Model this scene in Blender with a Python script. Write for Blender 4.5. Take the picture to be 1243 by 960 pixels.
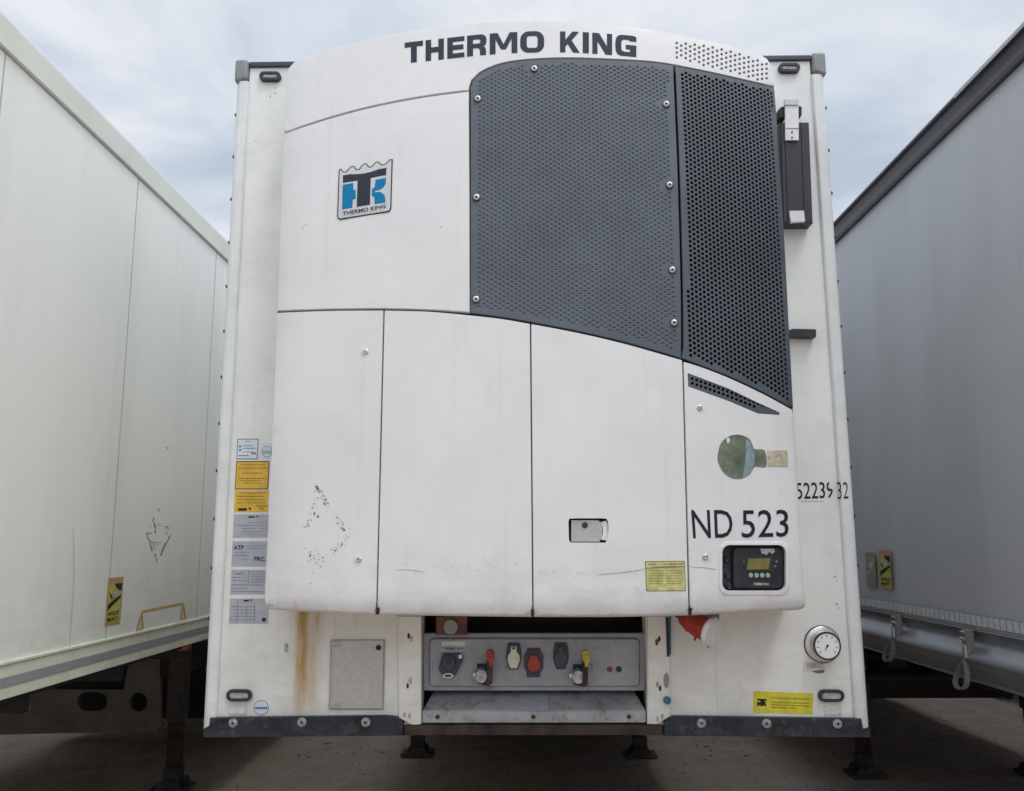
import bpy, bmesh, math, random
from mathutils import Vector, Matrix
from mathutils.geometry import delaunay_2d_cdt
from mathutils import noise as mnoise
random.seed(7)
for o in list(bpy.data.objects): bpy.data.objects.remove(o)
scn = bpy.context.scene
COL = scn.collection
rad = math.radians

# ---------------------------------------------------------------- camera
W, H, F = 1243.0, 960.0, 1056.25
YAW, PIT, ROL = -.0150, .1692, -.0042
CAM = Vector((-.0277, -3.567, 1.8362))
FW = Vector((math.sin(YAW)*math.cos(PIT), math.cos(YAW)*math.cos(PIT), math.sin(PIT)))
R0 = Vector((math.cos(YAW), -math.sin(YAW), 0)); U0 = R0.cross(FW)
RT = R0*math.cos(ROL)+U0*math.sin(ROL); UP = -R0*math.sin(ROL)+U0*math.cos(ROL)
cd = bpy.data.cameras.new('camera'); cam = bpy.data.objects.new('camera', cd); COL.objects.link(cam)
cd.sensor_fit = 'HORIZONTAL'; cd.sensor_width = 36; cd.lens = F/W*36; cd.clip_start = .05; cd.clip_end = 2000
m = Matrix((RT, UP, -FW)).transposed().to_4x4(); m.translation = CAM; cam.matrix_world = m
scn.camera = cam

# ---------------------------------------------------------------- world, sun, exposure
SUN_EL, SUN_AZ = rad(62), rad(142)       # azimuth measured from +Y clockwise: behind the camera, to the right
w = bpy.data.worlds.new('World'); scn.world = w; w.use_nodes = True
nt = w.node_tree; nt.nodes.clear(); N = nt.nodes; L = nt.links
out = N.new('ShaderNodeOutputWorld'); bg = N.new('ShaderNodeBackground'); bgc = N.new('ShaderNodeBackground'); mix = N.new('ShaderNodeMixShader')
sky = N.new('ShaderNodeTexSky'); sky.sky_type = 'NISHITA'; sky.sun_disc = False
sky.sun_elevation = SUN_EL; sky.sun_rotation = SUN_AZ; sky.air_density = 1.2; sky.dust_density = 3
L.new(sky.outputs[0], bg.inputs[0]); bg.inputs[1].default_value = .10
tc = N.new('ShaderNodeTexCoord')
sep = N.new('ShaderNodeSeparateXYZ'); L.new(tc.outputs['Generated'], sep.inputs[0])
zc = N.new('ShaderNodeMath'); zc.operation = 'MAXIMUM'; L.new(sep.outputs[2], zc.inputs[0]); zc.inputs[1].default_value = .12
dv = N.new('ShaderNodeVectorMath'); dv.operation = 'DIVIDE'; cmb = N.new('ShaderNodeCombineXYZ')
for i in range(3): L.new(zc.outputs[0], cmb.inputs[i])
L.new(tc.outputs['Generated'], dv.inputs[0]); L.new(cmb.outputs[0], dv.inputs[1])
mp = N.new('ShaderNodeMapping'); mp.inputs['Location'].default_value = (3.1, 1.7, 0); mp.inputs['Scale'].default_value = (1, .8, 1); L.new(dv.outputs[0], mp.inputs[0])
nz = N.new('ShaderNodeTexNoise'); nz.inputs['Scale'].default_value = 1.5; nz.inputs['Detail'].default_value = 7; nz.inputs['Roughness'].default_value = .52; nz.inputs['Distortion'].default_value = .5
L.new(mp.outputs[0], nz.inputs[0])
cr = N.new('ShaderNodeValToRGB'); L.new(nz.outputs[0], cr.inputs[0])
e = cr.color_ramp.elements; e[0].position = .38; e[0].color = (.52, .60, .71, 1); e[1].position = .63; e[1].color = (.87, .895, .94, 1)
ne = e.new(.5); ne.color = (.70, .76, .85, 1)
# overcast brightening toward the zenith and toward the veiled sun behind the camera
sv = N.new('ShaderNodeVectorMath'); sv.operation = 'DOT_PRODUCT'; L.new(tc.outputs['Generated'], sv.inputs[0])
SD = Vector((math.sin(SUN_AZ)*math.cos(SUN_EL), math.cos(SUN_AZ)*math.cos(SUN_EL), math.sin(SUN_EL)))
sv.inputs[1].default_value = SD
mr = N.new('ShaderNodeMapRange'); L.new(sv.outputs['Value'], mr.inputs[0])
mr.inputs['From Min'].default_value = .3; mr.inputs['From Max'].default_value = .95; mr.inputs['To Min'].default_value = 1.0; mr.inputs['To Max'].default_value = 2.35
# low sky dimmed toward the horizon, to deepen the shade under the trailers
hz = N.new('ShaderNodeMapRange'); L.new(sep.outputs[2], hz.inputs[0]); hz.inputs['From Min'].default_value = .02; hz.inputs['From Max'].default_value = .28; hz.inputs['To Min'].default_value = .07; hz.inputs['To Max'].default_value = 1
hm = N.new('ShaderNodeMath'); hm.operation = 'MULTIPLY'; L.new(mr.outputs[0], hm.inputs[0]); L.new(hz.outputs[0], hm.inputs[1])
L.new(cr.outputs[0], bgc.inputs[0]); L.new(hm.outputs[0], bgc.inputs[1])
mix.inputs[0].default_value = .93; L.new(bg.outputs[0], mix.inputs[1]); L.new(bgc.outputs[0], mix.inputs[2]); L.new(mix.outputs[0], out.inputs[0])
sl = bpy.data.lights.new('sun', 'SUN'); sl.energy = 1.0; sl.angle = rad(14); sl.color = (1, .97, .92)
so = bpy.data.objects.new('sun', sl); COL.objects.link(so); so.rotation_euler = (-SD).to_track_quat('-Z', 'Y').to_euler()
so.location = (0, -8, 12)
vs = scn.view_settings; vs.view_transform = 'Standard'; vs.look = 'None'; vs.exposure = 0; vs.gamma = 1; vs.use_curve_mapping = False

# ---------------------------------------------------------------- pixel of the photograph -> point on a real plane
def ray(x, y): return FW + RT*((x-W/2)/F) - UP*((y-H/2)/F)
def onY(x, y, Y=0.0): d = ray(x, y); return CAM+d*((Y-CAM.y)/d.y)
def onX(x, y, X): d = ray(x, y); return CAM+d*((X-CAM.x)/d.x)
def onZ(x, y, Z=0.0): d = ray(x, y); return CAM+d*((Z-CAM.z)/d.z)

# ---------------------------------------------------------------- materials
def mat(name, col, rough=.5, metal=0, var=.06, vscale=6, bump=0, bscale=60, dirt=None, dirt_amt=.0, spec=.5, streak=False):
    """procedural paint/metal/plastic: base colour with large and fine variation, roughness variation and bump"""
    M = bpy.data.materials.new(name); M.use_nodes = True; t = M.node_tree; n = t.nodes; l = t.links
    b = n['Principled BSDF']; b.inputs['Metallic'].default_value = metal; b.inputs['Specular IOR Level'].default_value = spec
    g = n.new('ShaderNodeNewGeometry')
    mpg = n.new('ShaderNodeMapping'); l.new(g.outputs['Position'], mpg.inputs[0])
    if streak: mpg.inputs['Scale'].default_value = (1, 1, .12)
    a = n.new('ShaderNodeTexNoise'); a.inputs['Scale'].default_value = vscale; a.inputs['Detail'].default_value = 6; a.inputs['Roughness'].default_value = .6
    l.new(mpg.outputs[0], a.inputs[0])
    r = n.new('ShaderNodeValToRGB'); l.new(a.outputs[0], r.inputs[0])
    c0 = tuple(max(0, c*(1-var*2)) for c in col); c1 = tuple(min(1, c*(1+var)) for c in col)
    r.color_ramp.elements[0].position = .3; r.color_ramp.elements[0].color = (*c0, 1)
    r.color_ramp.elements[1].position = .62; r.color_ramp.elements[1].color = (*c1, 1)
    colout = r.outputs[0]
    if dirt:
        a2 = n.new('ShaderNodeTexNoise'); a2.inputs['Scale'].default_value = vscale*2.3; a2.inputs['Detail'].default_value = 9; a2.inputs['Roughness'].default_value = .72
        l.new(mpg.outputs[0], a2.inputs[0])
        r2 = n.new('ShaderNodeValToRGB'); l.new(a2.outputs[0], r2.inputs[0]); r2.color_ramp.elements[0].position = .5; r2.color_ramp.elements[1].position = .78
        r2.color_ramp.elements[0].color = (0, 0, 0, 1); r2.color_ramp.elements[1].color = (dirt_amt, dirt_amt, dirt_amt, 1)
        mx = n.new('ShaderNodeMix'); mx.data_type = 'RGBA'; l.new(r2.outputs[0], mx.inputs[0]); l.new(colout, mx.inputs[6]); mx.inputs[7].default_value = (*dirt, 1)
        colout = mx.outputs[2]
    l.new(colout, b.inputs['Base Color'])
    rr = n.new('ShaderNodeMapRange'); l.new(a.outputs[0], rr.inputs[0]); rr.inputs['To Min'].default_value = max(0, rough-.1); rr.inputs['To Max'].default_value = min(1, rough+.1)
    l.new(rr.outputs[0], b.inputs['Roughness'])
    if bump:
        bn = n.new('ShaderNodeTexNoise'); bn.inputs['Scale'].default_value = bscale; bn.inputs['Detail'].default_value = 3; l.new(g.outputs['Position'], bn.inputs[0])
        bp = n.new('ShaderNodeBump'); bp.inputs['Strength'].default_value = bump; bp.inputs['Distance'].default_value = .01
        l.new(bn.outputs[0], bp.inputs['Height']); l.new(bp.outputs[0], b.inputs['Normal'])
    M['col'] = colout.node.name
    return M

DIRT = (.30, .26, .20)
M = {}
M['cowl'] = mat('white_moulded_plastic', (.735, .735, .73), .42, var=.03, vscale=2.2, bump=.12, bscale=3.5, dirt=DIRT, dirt_amt=.10)
M['wall'] = mat('white_front_wall', (.77, .78, .745), .42, var=.04, vscale=3, bump=.04, bscale=8, dirt=(.32, .27, .19), dirt_amt=.22)
M['post'] = mat('white_lacquered_steel', (.72, .74, .73), .35, var=.04, vscale=4, dirt=DIRT, dirt_amt=.2)
M['grille'] = mat('slate_plastic', (.078, .094, .112), .5, var=.12, vscale=2.5, bump=.05, bscale=200)
M['grille_light'] = mat('slate_embossed_plastic', (.088, .106, .125), .48, var=.12, vscale=2.5, bump=.05, bscale=200)
M['cavity'] = mat('cavity_shade_black', (.012, .013, .016), .8)
M['seam'] = mat('shadow_gap_rubber', (.03, .03, .032), .8)
M['black'] = mat('black_plastic', (.022, .023, .03), .45, var=.15, vscale=20)
M['letter'] = mat('slate_lettering', (.030, .036, .055), .6, var=.08, spec=.25)
M['ink'] = mat('black_ink', (.014, .018, .028), .6, var=.1, vscale=30, spec=.25)
M['rail'] = mat('scratched_bumper_steel', (.025, .030, .045), .42, .35, var=.3, vscale=10, bump=.2, bscale=90, dirt=(.22, .21, .20), dirt_amt=.35)
M['rust'] = mat('rusty_steel', (.05, .032, .026), .85, var=.4, vscale=9, bump=.4, bscale=50, dirt=(.03, .025, .025), dirt_amt=.9)
M['dark'] = mat('dark_chassis_and_shade', (.018, .018, .02), .7, var=.3, vscale=5, bump=.2)  # chassis paint, also used as painted shade in the recess and added boxes
M['foot'] = mat('dusty_leg_steel', (.05, .045, .042), .7, var=.3, vscale=12, bump=.3, dirt=(.14, .09, .06), dirt_amt=.6)
M['zinc'] = mat('zinc_bolt', (.55, .55, .54), .35, .8, var=.15, vscale=80)
M['steel'] = mat('brushed_steel', (.62, .62, .60), .35, .75, var=.08, vscale=30)
M['greypaint'] = mat('grey_service_panel_paint', (.30, .315, .34), .45, .1, var=.08, vscale=9, dirt=(.16, .14, .12), dirt_amt=.4)
M['traypaint'] = mat('grey_tray_paint', (.36, .37, .38), .5, .1, var=.12, vscale=6, dirt=(.05, .04, .03), dirt_amt=1.0)
M['hatch'] = mat('grey_hatch', (.48, .48, .465), .42, .35, var=.05, vscale=50, dirt=(.25, .23, .2), dirt_amt=.2)
M['cap'] = mat('corner_casting_grey', (.25, .255, .25), .5, .2, var=.1, vscale=20)
M['bluerail'] = mat('dark_blue_seal', (.035, .05, .08), .5)
M['glass'] = mat('smoked_lens', (.42, .43, .45), .15, var=.15, vscale=60)
M['reflector'] = mat('white_reflector', (.62, .62, .58), .35, var=.1, vscale=40)
M['silverlabel'] = mat('silver_foil', (.42, .45, .49), .4, .15, var=.07, vscale=25)
M['whitelabel'] = mat('white_label', (.66, .71, .76), .4, var=.04)
M['yellow'] = mat('amber_label', (.70, .43, .045), .5, var=.1, vscale=20)
M['lime'] = mat('yellow_label', (.62, .56, .035), .5, var=.1, vscale=20)
M['palelime'] = mat('worn_yellow_label', (.52, .51, .19), .5, var=.18, vscale=35, dirt=(.52, .52, .40), dirt_amt=.8)
M['frameink'] = mat('brown_frame_ink', (.10, .075, .03), .5)
M['yink'] = mat('faded_ink_on_yellow', (.25, .17, .03), .5)
M['gink'] = mat('grey_print', (.20, .22, .25), .5)
M['blueprint'] = mat('blue_print', (.10, .20, .45), .5)
M['pinkprint'] = mat('magenta_print', (.40, .12, .22), .5)
M['greenprint'] = mat('pale_green_print', (.30, .50, .46), .5)
M['blue'] = mat('emblem_blue', (.0, .19, .40), .5, var=.05, spec=.25)
M['silver'] = mat('emblem_silver', (.60, .60, .60), .35, .1, var=.04)
M['ghost0'] = mat('whitish_flake', (.62, .66, .62), .5)
M['ghost'] = mat('grey_green_decal_residue', (.16, .20, .135), .25, .1, var=.25, vscale=12, dirt=(.35, .38, .33), dirt_amt=.5)
M['ghost2'] = mat('blue_grey_residue', (.22, .30, .32), .4, var=.15, vscale=40)
M['ghost3'] = mat('torn_paper_residue', (.50, .45, .34), .7, var=.2, vscale=50, dirt=(.2, .2, .16), dirt_amt=.9)
M['red'] = mat('red_plastic', (.36, .035, .02), .45, var=.15, vscale=25)
M['cream'] = mat('cream_plastic', (.62, .60, .46), .45, var=.08, vscale=30)
M['yplastic'] = mat('yellow_plastic', (.46, .37, .05), .45, var=.15, vscale=30)
M['navy'] = mat('navy_plastic', (.035, .045, .075), .45, var=.15, vscale=30)
M['teal'] = mat('teal_plastic', (.02, .16, .22), .45, var=.2, vscale=30)
M['greycap'] = mat('grey_rubber_cap', (.27, .28, .28), .6, var=.1, vscale=40)
M['whiteplastic'] = mat('white_plastic', (.74, .74, .72), .4, var=.05, vscale=30)
M['alu'] = mat('cast_aluminium', (.42, .42, .41), .45, .6, var=.25, vscale=60, dirt=(.12, .08, .05), dirt_amt=.6)
M['dial'] = mat('gauge_face', (.78, .80, .80), .4, var=.02)
M['lcd'] = mat('lcd_glass', (.19, .17, .045), .2, var=.08, vscale=40)
M['button'] = mat('button_green_grey', (.30, .40, .31), .45, var=.15, vscale=90)
M['lwall'] = mat('grey_white_grp_panel', (.82, .82, .765), .36, var=.03, vscale=1.3, bump=.05, bscale=3, dirt=(.42, .42, .38), dirt_amt=.18, streak=True)
M['lrail'] = mat('grey_white_rail', (.70, .71, .63), .4, var=.04, vscale=2, dirt=DIRT, dirt_amt=.2)
M['joint'] = mat('grey_joint_sealant', (.44, .45, .43), .7)
M['streak'] = mat('dirt_streak', (.60, .60, .56), .6)
M['lcream'] = mat('cream_rail', (.72, .72, .60), .45, var=.06, vscale=4, dirt=DIRT, dirt_amt=.35)
M['lband'] = mat('grey_band', (.30, .325, .33), .5, var=.06, vscale=5)
M['curtain'] = mat('grey_curtain_tarpaulin', (.46, .475, .495), .37, var=.05, vscale=1.0, bump=.25, bscale=2.2, dirt=(.29, .29, .29), dirt_amt=.3, streak=True)
M['curtain_dark'] = mat('dark_weld_seam', (.29, .31, .33), .5, var=.05)
M['sill'] = mat('rolled_aluminium_side_rail', (.27, .28, .30), .34, .55, var=.12, vscale=2, bump=.08, bscale=14, dirt=(.16, .14, .13), dirt_amt=.45, streak=False)
M['toprail'] = mat('weathered_dark_top_rail', (.05, .048, .058), .4, .2, var=.15, vscale=3)
M['lip'] = mat('pale_roof_lip', (.42, .42, .44), .5, var=.1, vscale=4)
M['tape'] = mat('white_reflective_tape', (.56, .60, .62), .35, var=.06, vscale=40)
M['strap'] = mat('grey_webbing', (.21, .20, .19), .8, var=.15, vscale=80)
M['angle_yellow'] = mat('sticker_yellow', (.44, .46, .07), .5, var=.12, vscale=40)
M['angle_orange'] = mat('sticker_orange', (.50, .27, .12), .5, var=.12, vscale=40)
M['angle_faded'] = mat('sticker_faded', (.27, .28, .21), .5, var=.12, vscale=40)
M['orange_line'] = mat('orange_tape_line', (.56, .37, .10), .5, var=.12, vscale=30)
M['scuff'] = mat('black_scuff', (.15, .15, .145), .7)
M['rustmark'] = mat('rust_fleck', (.30, .17, .08), .8)
M['scuff2'] = mat('grey_scuff', (.36, .37, .38), .7)
M['orange_lens'] = mat('orange_lens', (.35, .09, .03), .3)
M['red_brown'] = mat('red_brown_bracket', (.14, .05, .03), .6, var=.3, vscale=30)
M['rubber'] = mat('tyre_rubber', (.02, .02, .02), .85, var=.2, bump=.2)

# rust runs on the front wall: stains with a shape of their own, placed in metres
def grime(key, z0, z1, amt, col):
    t = M[key].node_tree; n = t.nodes; l = t.links; b = n['Principled BSDF']; src = b.inputs['Base Color'].links[0].from_socket
    g = n.new('ShaderNodeNewGeometry'); s_ = n.new('ShaderNodeSeparateXYZ'); l.new(g.outputs['Position'], s_.inputs[0])
    z = n.new('ShaderNodeMapRange'); l.new(s_.outputs[2], z.inputs[0]); z.inputs[1].default_value = z1; z.inputs[2].default_value = z0
    mp_ = n.new('ShaderNodeMapping'); mp_.inputs['Scale'].default_value = (5, 5, 9); l.new(g.outputs['Position'], mp_.inputs[0])
    q = n.new('ShaderNodeTexNoise'); q.inputs['Scale'].default_value = 1; q.inputs['Detail'].default_value = 9; q.inputs['Roughness'].default_value = .75; l.new(mp_.outputs[0], q.inputs[0])
    r = n.new('ShaderNodeMapRange'); l.new(q.outputs[0], r.inputs[0]); r.inputs[1].default_value = .42; r.inputs[2].default_value = .7; r.inputs[4].default_value = amt
    k = n.new('ShaderNodeMath'); k.operation = 'MULTIPLY'; l.new(z.outputs[0], k.inputs[0]); l.new(r.outputs[0], k.inputs[1])
    mx = n.new('ShaderNodeMix'); mx.data_type = 'RGBA'; l.new(k.outputs[0], mx.inputs[0]); l.new(src, mx.inputs[6]); mx.inputs[7].default_value = (*col, 1); l.new(mx.outputs[2], b.inputs['Base Color'])
def runs(key, amt, col, sx=26, sz=.7, lo=.58, hi=.75):
    t = M[key].node_tree; n = t.nodes; l = t.links; b = n['Principled BSDF']; src = b.inputs['Base Color'].links[0].from_socket
    g = n.new('ShaderNodeNewGeometry'); mp_ = n.new('ShaderNodeMapping'); mp_.inputs['Scale'].default_value = (sx, sx, sz); l.new(g.outputs['Position'], mp_.inputs[0])
    q = n.new('ShaderNodeTexNoise'); q.inputs['Scale'].default_value = 1; q.inputs['Detail'].default_value = 6; q.inputs['Roughness'].default_value = .6; l.new(mp_.outputs[0], q.inputs[0])
    r = n.new('ShaderNodeMapRange'); l.new(q.outputs[0], r.inputs[0]); r.inputs[1].default_value = lo; r.inputs[2].default_value = hi; r.inputs[4].default_value = amt
    mx = n.new('ShaderNodeMix'); mx.data_type = 'RGBA'; l.new(r.outputs[0], mx.inputs[0]); l.new(src, mx.inputs[6]); mx.inputs[7].default_value = (*col, 1); l.new(mx.outputs[2], b.inputs['Base Color'])
runs('cowl', .22, (.50, .48, .42)); runs('wall', .4, (.46, .42, .34)); runs('post', .4, (.44, .42, .36)); runs('lwall', .14, (.52, .51, .44), 14); runs('hatch', .3, (.30, .28, .24), 50); runs('greypaint', .5, (.14, .13, .12), 40, 4)
grime('cowl', 1.60, 1.95, .55, (.50, .48, .43)); grime('wall', 1.12, 1.6, .55, (.42, .36, .26)); grime('lwall', 1.3, 1.9, .4, (.45, .42, .34)); grime('post', 1.12, 1.7, .5, (.42, .36, .27))
def stain_wall():
    t = M['wall'].node_tree; n = t.nodes; l = t.links; b = n['Principled BSDF']
    src = b.inputs['Base Color'].links[0].from_socket
    g = n.new('ShaderNodeNewGeometry'); s = n.new('ShaderNodeSeparateXYZ'); l.new(g.outputs['Position'], s.inputs[0])
    mp_ = n.new('ShaderNodeMapping'); mp_.inputs['Scale'].default_value = (38, 1, 5); l.new(g.outputs['Position'], mp_.inputs[0])
    nz_ = n.new('ShaderNodeTexNoise'); nz_.inputs['Scale'].default_value = 1; nz_.inputs['Detail'].default_value = 5; l.new(mp_.outputs[0], nz_.inputs[0])
    def band(cx, hw, z0, z1, gain):
        d = n.new('ShaderNodeMath'); d.operation = 'SUBTRACT'; l.new(s.outputs[0], d.inputs[0]); d.inputs[1].default_value = cx
        a = n.new('ShaderNodeMath'); a.operation = 'ABSOLUTE'; l.new(d.outputs[0], a.inputs[0])
        r = n.new('ShaderNodeMapRange'); r.interpolation_type = 'SMOOTHSTEP'; l.new(a.outputs[0], r.inputs[0]); r.inputs[1].default_value = hw; r.inputs[2].default_value = 0; r.inputs[3].default_value = 0; r.inputs[4].default_value = gain
        z = n.new('ShaderNodeMapRange'); z.interpolation_type = 'SMOOTHSTEP'; l.new(s.outputs[2], z.inputs[0]); z.inputs[1].default_value = z0; z.inputs[2].default_value = z1
        q = n.new('ShaderNodeMath'); q.operation = 'MULTIPLY'; l.new(r.outputs[0], q.inputs[0]); l.new(z.outputs[0], q.inputs[1]); return q.outputs[0]
    outs = [band(onY(366, 800).x, .045, 1.10, 1.30, 1.25), band(onY(383, 800).x, .026, 1.34, 1.58, .9), band(onY(373, 800).x, .085, 1.06, 1.38, .8)]
    acc = outs[0]
    for q in outs[1:]:
        mm = n.new('ShaderNodeMath'); mm.operation = 'MAXIMUM'; l.new(acc, mm.inputs[0]); l.new(q, mm.inputs[1]); acc = mm.outputs[0]
    nr = n.new('ShaderNodeMapRange'); l.new(nz_.outputs[0], nr.inputs[0]); nr.inputs[1].default_value = .3; nr.inputs[2].default_value = .65; nr.inputs[3].default_value = .35; nr.inputs[4].default_value = 1
    m2 = n.new('ShaderNodeMath'); m2.operation = 'MULTIPLY'; l.new(acc, m2.inputs[0]); l.new(nr.outputs[0], m2.inputs[1])
    mx = n.new('ShaderNodeMix'); mx.data_type = 'RGBA'; l.new(m2.outputs[0], mx.inputs[0]); l.new(src, mx.inputs[6]); mx.inputs[7].default_value = (.42, .26, .07, 1)
    l.new(mx.outputs[2], b.inputs['Base Color'])
stain_wall()

# ---------------------------------------------------------------- object helpers
def wloc(o):
    p = Vector((0, 0, 0))
    while o: p += o.location; o = o.parent
    return p
def mk(name, bm, mats, parent=None, smooth=None, label=None):
    """link a bmesh (built in world metres) as ONE mesh object whose origin is its own middle"""
    me = bpy.data.meshes.new(name)
    if bm.verts:
        lo = Vector([min(v.co[i] for v in bm.verts) for i in range(3)]); hi = Vector([max(v.co[i] for v in bm.verts) for i in range(3)])
        c = (lo+hi)/2
        bmesh.ops.translate(bm, verts=bm.verts, vec=-c)
    else: c = Vector()
    if smooth is not None:
        for f in bm.faces: f.smooth = True
        for ed in bm.edges:
            if len(ed.link_faces) == 2 and ed.calc_face_angle(0) > rad(smooth): ed.smooth = False
    bm.to_mesh(me); bm.free()
    for mm in (mats if isinstance(mats, (list, tuple)) else [mats]): me.materials.append(M[mm] if isinstance(mm, str) else mm)
    o = bpy.data.objects.new(name, me); COL.objects.link(o)
    o.location = c
    if parent: o.parent = parent; o.location = c-wloc(parent)
    if smooth is not None and len(me.polygons) < 20000:
        wn = o.modifiers.new('weighted_normal', 'WEIGHTED_NORMAL'); wn.keep_sharp = True; wn.weight = 60
    if label: o['label'] = label
    return o
def thing(name, label, cat, loc=(0, 0, 0), group=None):
    o = bpy.data.objects.new(name, None); COL.objects.link(o); o.location = loc; o.empty_display_size = .3
    o['label'] = label; o['category'] = cat
    if group: o['group'] = group
    return o
def copy_tree(o, parent=None):
    c = o.copy(); COL.objects.link(c); c.parent = parent
    for ch in list(o.children): copy_tree(ch, c)
    return c

def box(bm, lo, hi, bev=0, mi=0, seg=2, rot=None):
    lo = Vector(lo); hi = Vector(hi); c = (lo+hi)/2; s = hi-lo
    r = bmesh.ops.create_cube(bm, size=1); vs_ = r['verts']
    for v in vs_: v.co = Vector((v.co.x*s.x, v.co.y*s.y, v.co.z*s.z))
    fs = list({f for v in vs_ for f in v.link_faces})
    if bev:
        b = bmesh.ops.bevel(bm, geom=list({e for v in vs_ for e in v.link_edges}), offset=min(bev, min(s)*.45), segments=seg, affect='EDGES', profile=.5)
        allv = set(vs_) & set(bm.verts) if False else None
        fs = list({f for f in b['faces']} | {f for f in fs if f.is_valid}); 
        vs_ = list({v for f in fs for v in f.verts})
    if rot: 
        for v in vs_: v.co = rot @ v.co
    for v in vs_: v.co += c
    for f in fs: f.material_index = mi
    return vs_
def cyl(bm, p0, p1, r0, r1=None, n=24, bev=0, mi=0, cap=True):
    """tapered round bar with a soft rim at p1"""
    p0 = Vector(p0); p1 = Vector(p1); r1 = r0 if r1 is None else r1
    ax = (p1-p0).normalized(); u = ax.orthogonal().normalized(); v = ax.cross(u); Lh = (p1-p0).length
    prof = [(0, r0)] + ([(Lh-bev, r1), (Lh-bev*.3, r1-bev*.3), (Lh, r1-bev)] if bev else [(Lh, r1)])
    rings = []
    for (h, r) in prof:
        rings.append([bm.verts.new(p0+ax*h+(u*math.cos(2*math.pi*k/n)+v*math.sin(2*math.pi*k/n))*r) for k in range(n)])
    for a, b in zip(rings, rings[1:]):
        for k in range(n):
            f = bm.faces.new((a[k], a[(k+1) % n], b[(k+1) % n], b[k])); f.material_index = mi
    if cap:
        f = bm.faces.new(rings[-1]); f.material_index = mi
        f = bm.faces.new(rings[0][::-1]); f.material_index = mi
def lathe(bm, c, ax, prof, n=32, mi=0):
    c = Vector(c); ax = Vector(ax).normalized(); u = ax.orthogonal().normalized(); v = ax.cross(u); rings = []
    for (h, r) in prof: rings.append([bm.verts.new(c+ax*h+(u*math.cos(2*math.pi*k/n)+v*math.sin(2*math.pi*k/n))*max(r, 1e-4)) for k in range(n)])
    for a, b in zip(rings, rings[1:]):
        for k in range(n):
            f = bm.faces.new((a[k], a[(k+1) % n], b[(k+1) % n], b[k])); f.material_index = mi
    f = bm.faces.new(rings[-1]); f.material_index = mi
def tube(bm, pts, r, n=10, mi=0):
    pts = [Vector(p) for p in pts]; rings = []
    for i, p in enumerate(pts):
        d = (pts[min(i+1, len(pts)-1)]-pts[max(i-1, 0)]).normalized(); u = d.cross(Vector((0.3, .2, 1))).normalized(); v = d.cross(u)
        rr = r[i] if isinstance(r, (list, tuple)) else r
        rings.append([bm.verts.new(p+(u*math.cos(2*math.pi*k/n)+v*math.sin(2*math.pi*k/n))*rr) for k in range(n)])
    for a, b in zip(rings, rings[1:]):
        for k in range(n): f = bm.faces.new((a[k], a[(k+1) % n], b[(k+1) % n], b[k])); f.material_index = mi
    bm.faces.new(rings[-1]).material_index = mi; bm.faces.new(rings[0][::-1]).material_index = mi
def prism(bm, pts, vec, mi=0):
    a = [bm.verts.new(Vector(p)) for p in pts]; b = [bm.verts.new(Vector(p)+Vector(vec)) for p in pts]; n = len(a)
    fs = [bm.faces.new(a), bm.faces.new(b[::-1])]+[bm.faces.new((a[k], b[k], b[(k+1) % n], a[(k+1) % n])) for k in range(n)]
    for f in fs: f.material_index = mi
    bmesh.ops.recalc_face_normals(bm, faces=fs)

# ---- outlines
def dens(pts, step, closed=True):
    o = []; n = len(pts)
    for i in range(n if closed else n-1):
        a = Vector(pts[i]); b = Vector(pts[(i+1) % n]); k = max(1, int((b-a).length/step+.5))
        o += [tuple(a.lerp(b, j/k)) for j in range(k)]
    if not closed: o.append(tuple(pts[-1]))
    return o
def spl(pts, step=6):
    """smooth open curve through pixel points"""
    o = []; n = len(pts)
    for i in range(n-1):
        p0 = Vector(pts[max(i-1, 0)]); p1 = Vector(pts[i]); p2 = Vector(pts[i+1]); p3 = Vector(pts[min(i+2, n-1)])
        k = max(1, int((p2-p1).length/step))
        for j in range(k):
            t = j/k; o.append(tuple(.5*((2*p1)+(-p0+p2)*t+(2*p0-5*p1+4*p2-p3)*t*t+(-p0+3*p1-3*p2+p3)*t**3)))
    o.append(tuple(pts[-1])); return o
def area(p): return .5*sum(p[i][0]*p[(i+1) % len(p)][1]-p[(i+1) % len(p)][0]*p[i][1] for i in range(len(p)))
def inset(p, d):
    if area(p) < 0: p = p[::-1]
    o = []; n = len(p)
    for i in range(n):
        a, b, c = Vector(p[i-1]), Vector(p[i]), Vector(p[(i+1) % n])
        e1 = (b-a).normalized(); e2 = (c-b).normalized(); n1 = Vector((-e1.y, e1.x)); n2 = Vector((-e2.y, e2.x))
        mm = n1+n2; k = max(.35, mm.length_squared/2)
        o.append(tuple(b+mm/2*(d/k) if mm.length > 1e-6 else b+n1*d))
    return o
def inside(pt, poly):
    x, y = pt; c = False; j = len(poly)-1
    for i in range(len(poly)):
        xi, yi = poly[i]; xj, yj = poly[j]
        if (yi > y) != (yj > y) and x < (xj-xi)*(y-yi)/(yj-yi)+xi: c = not c
        j = i
    return c
def dist_poly(pt, poly):
    x, y = pt; best = 1e9; n = len(poly)
    for i in range(n):
        ax, ay = poly[i]; bx, by = poly[(i+1) % n]; dx, dy = bx-ax, by-ay; q = dx*dx+dy*dy
        t = 0 if q == 0 else max(0, min(1, ((x-ax)*dx+(y-ay)*dy)/q)); ex, ey = x-ax-t*dx, y-ay-t*dy; s = ex*ex+ey*ey
        if s < best: best = s
    return math.sqrt(best)
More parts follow.
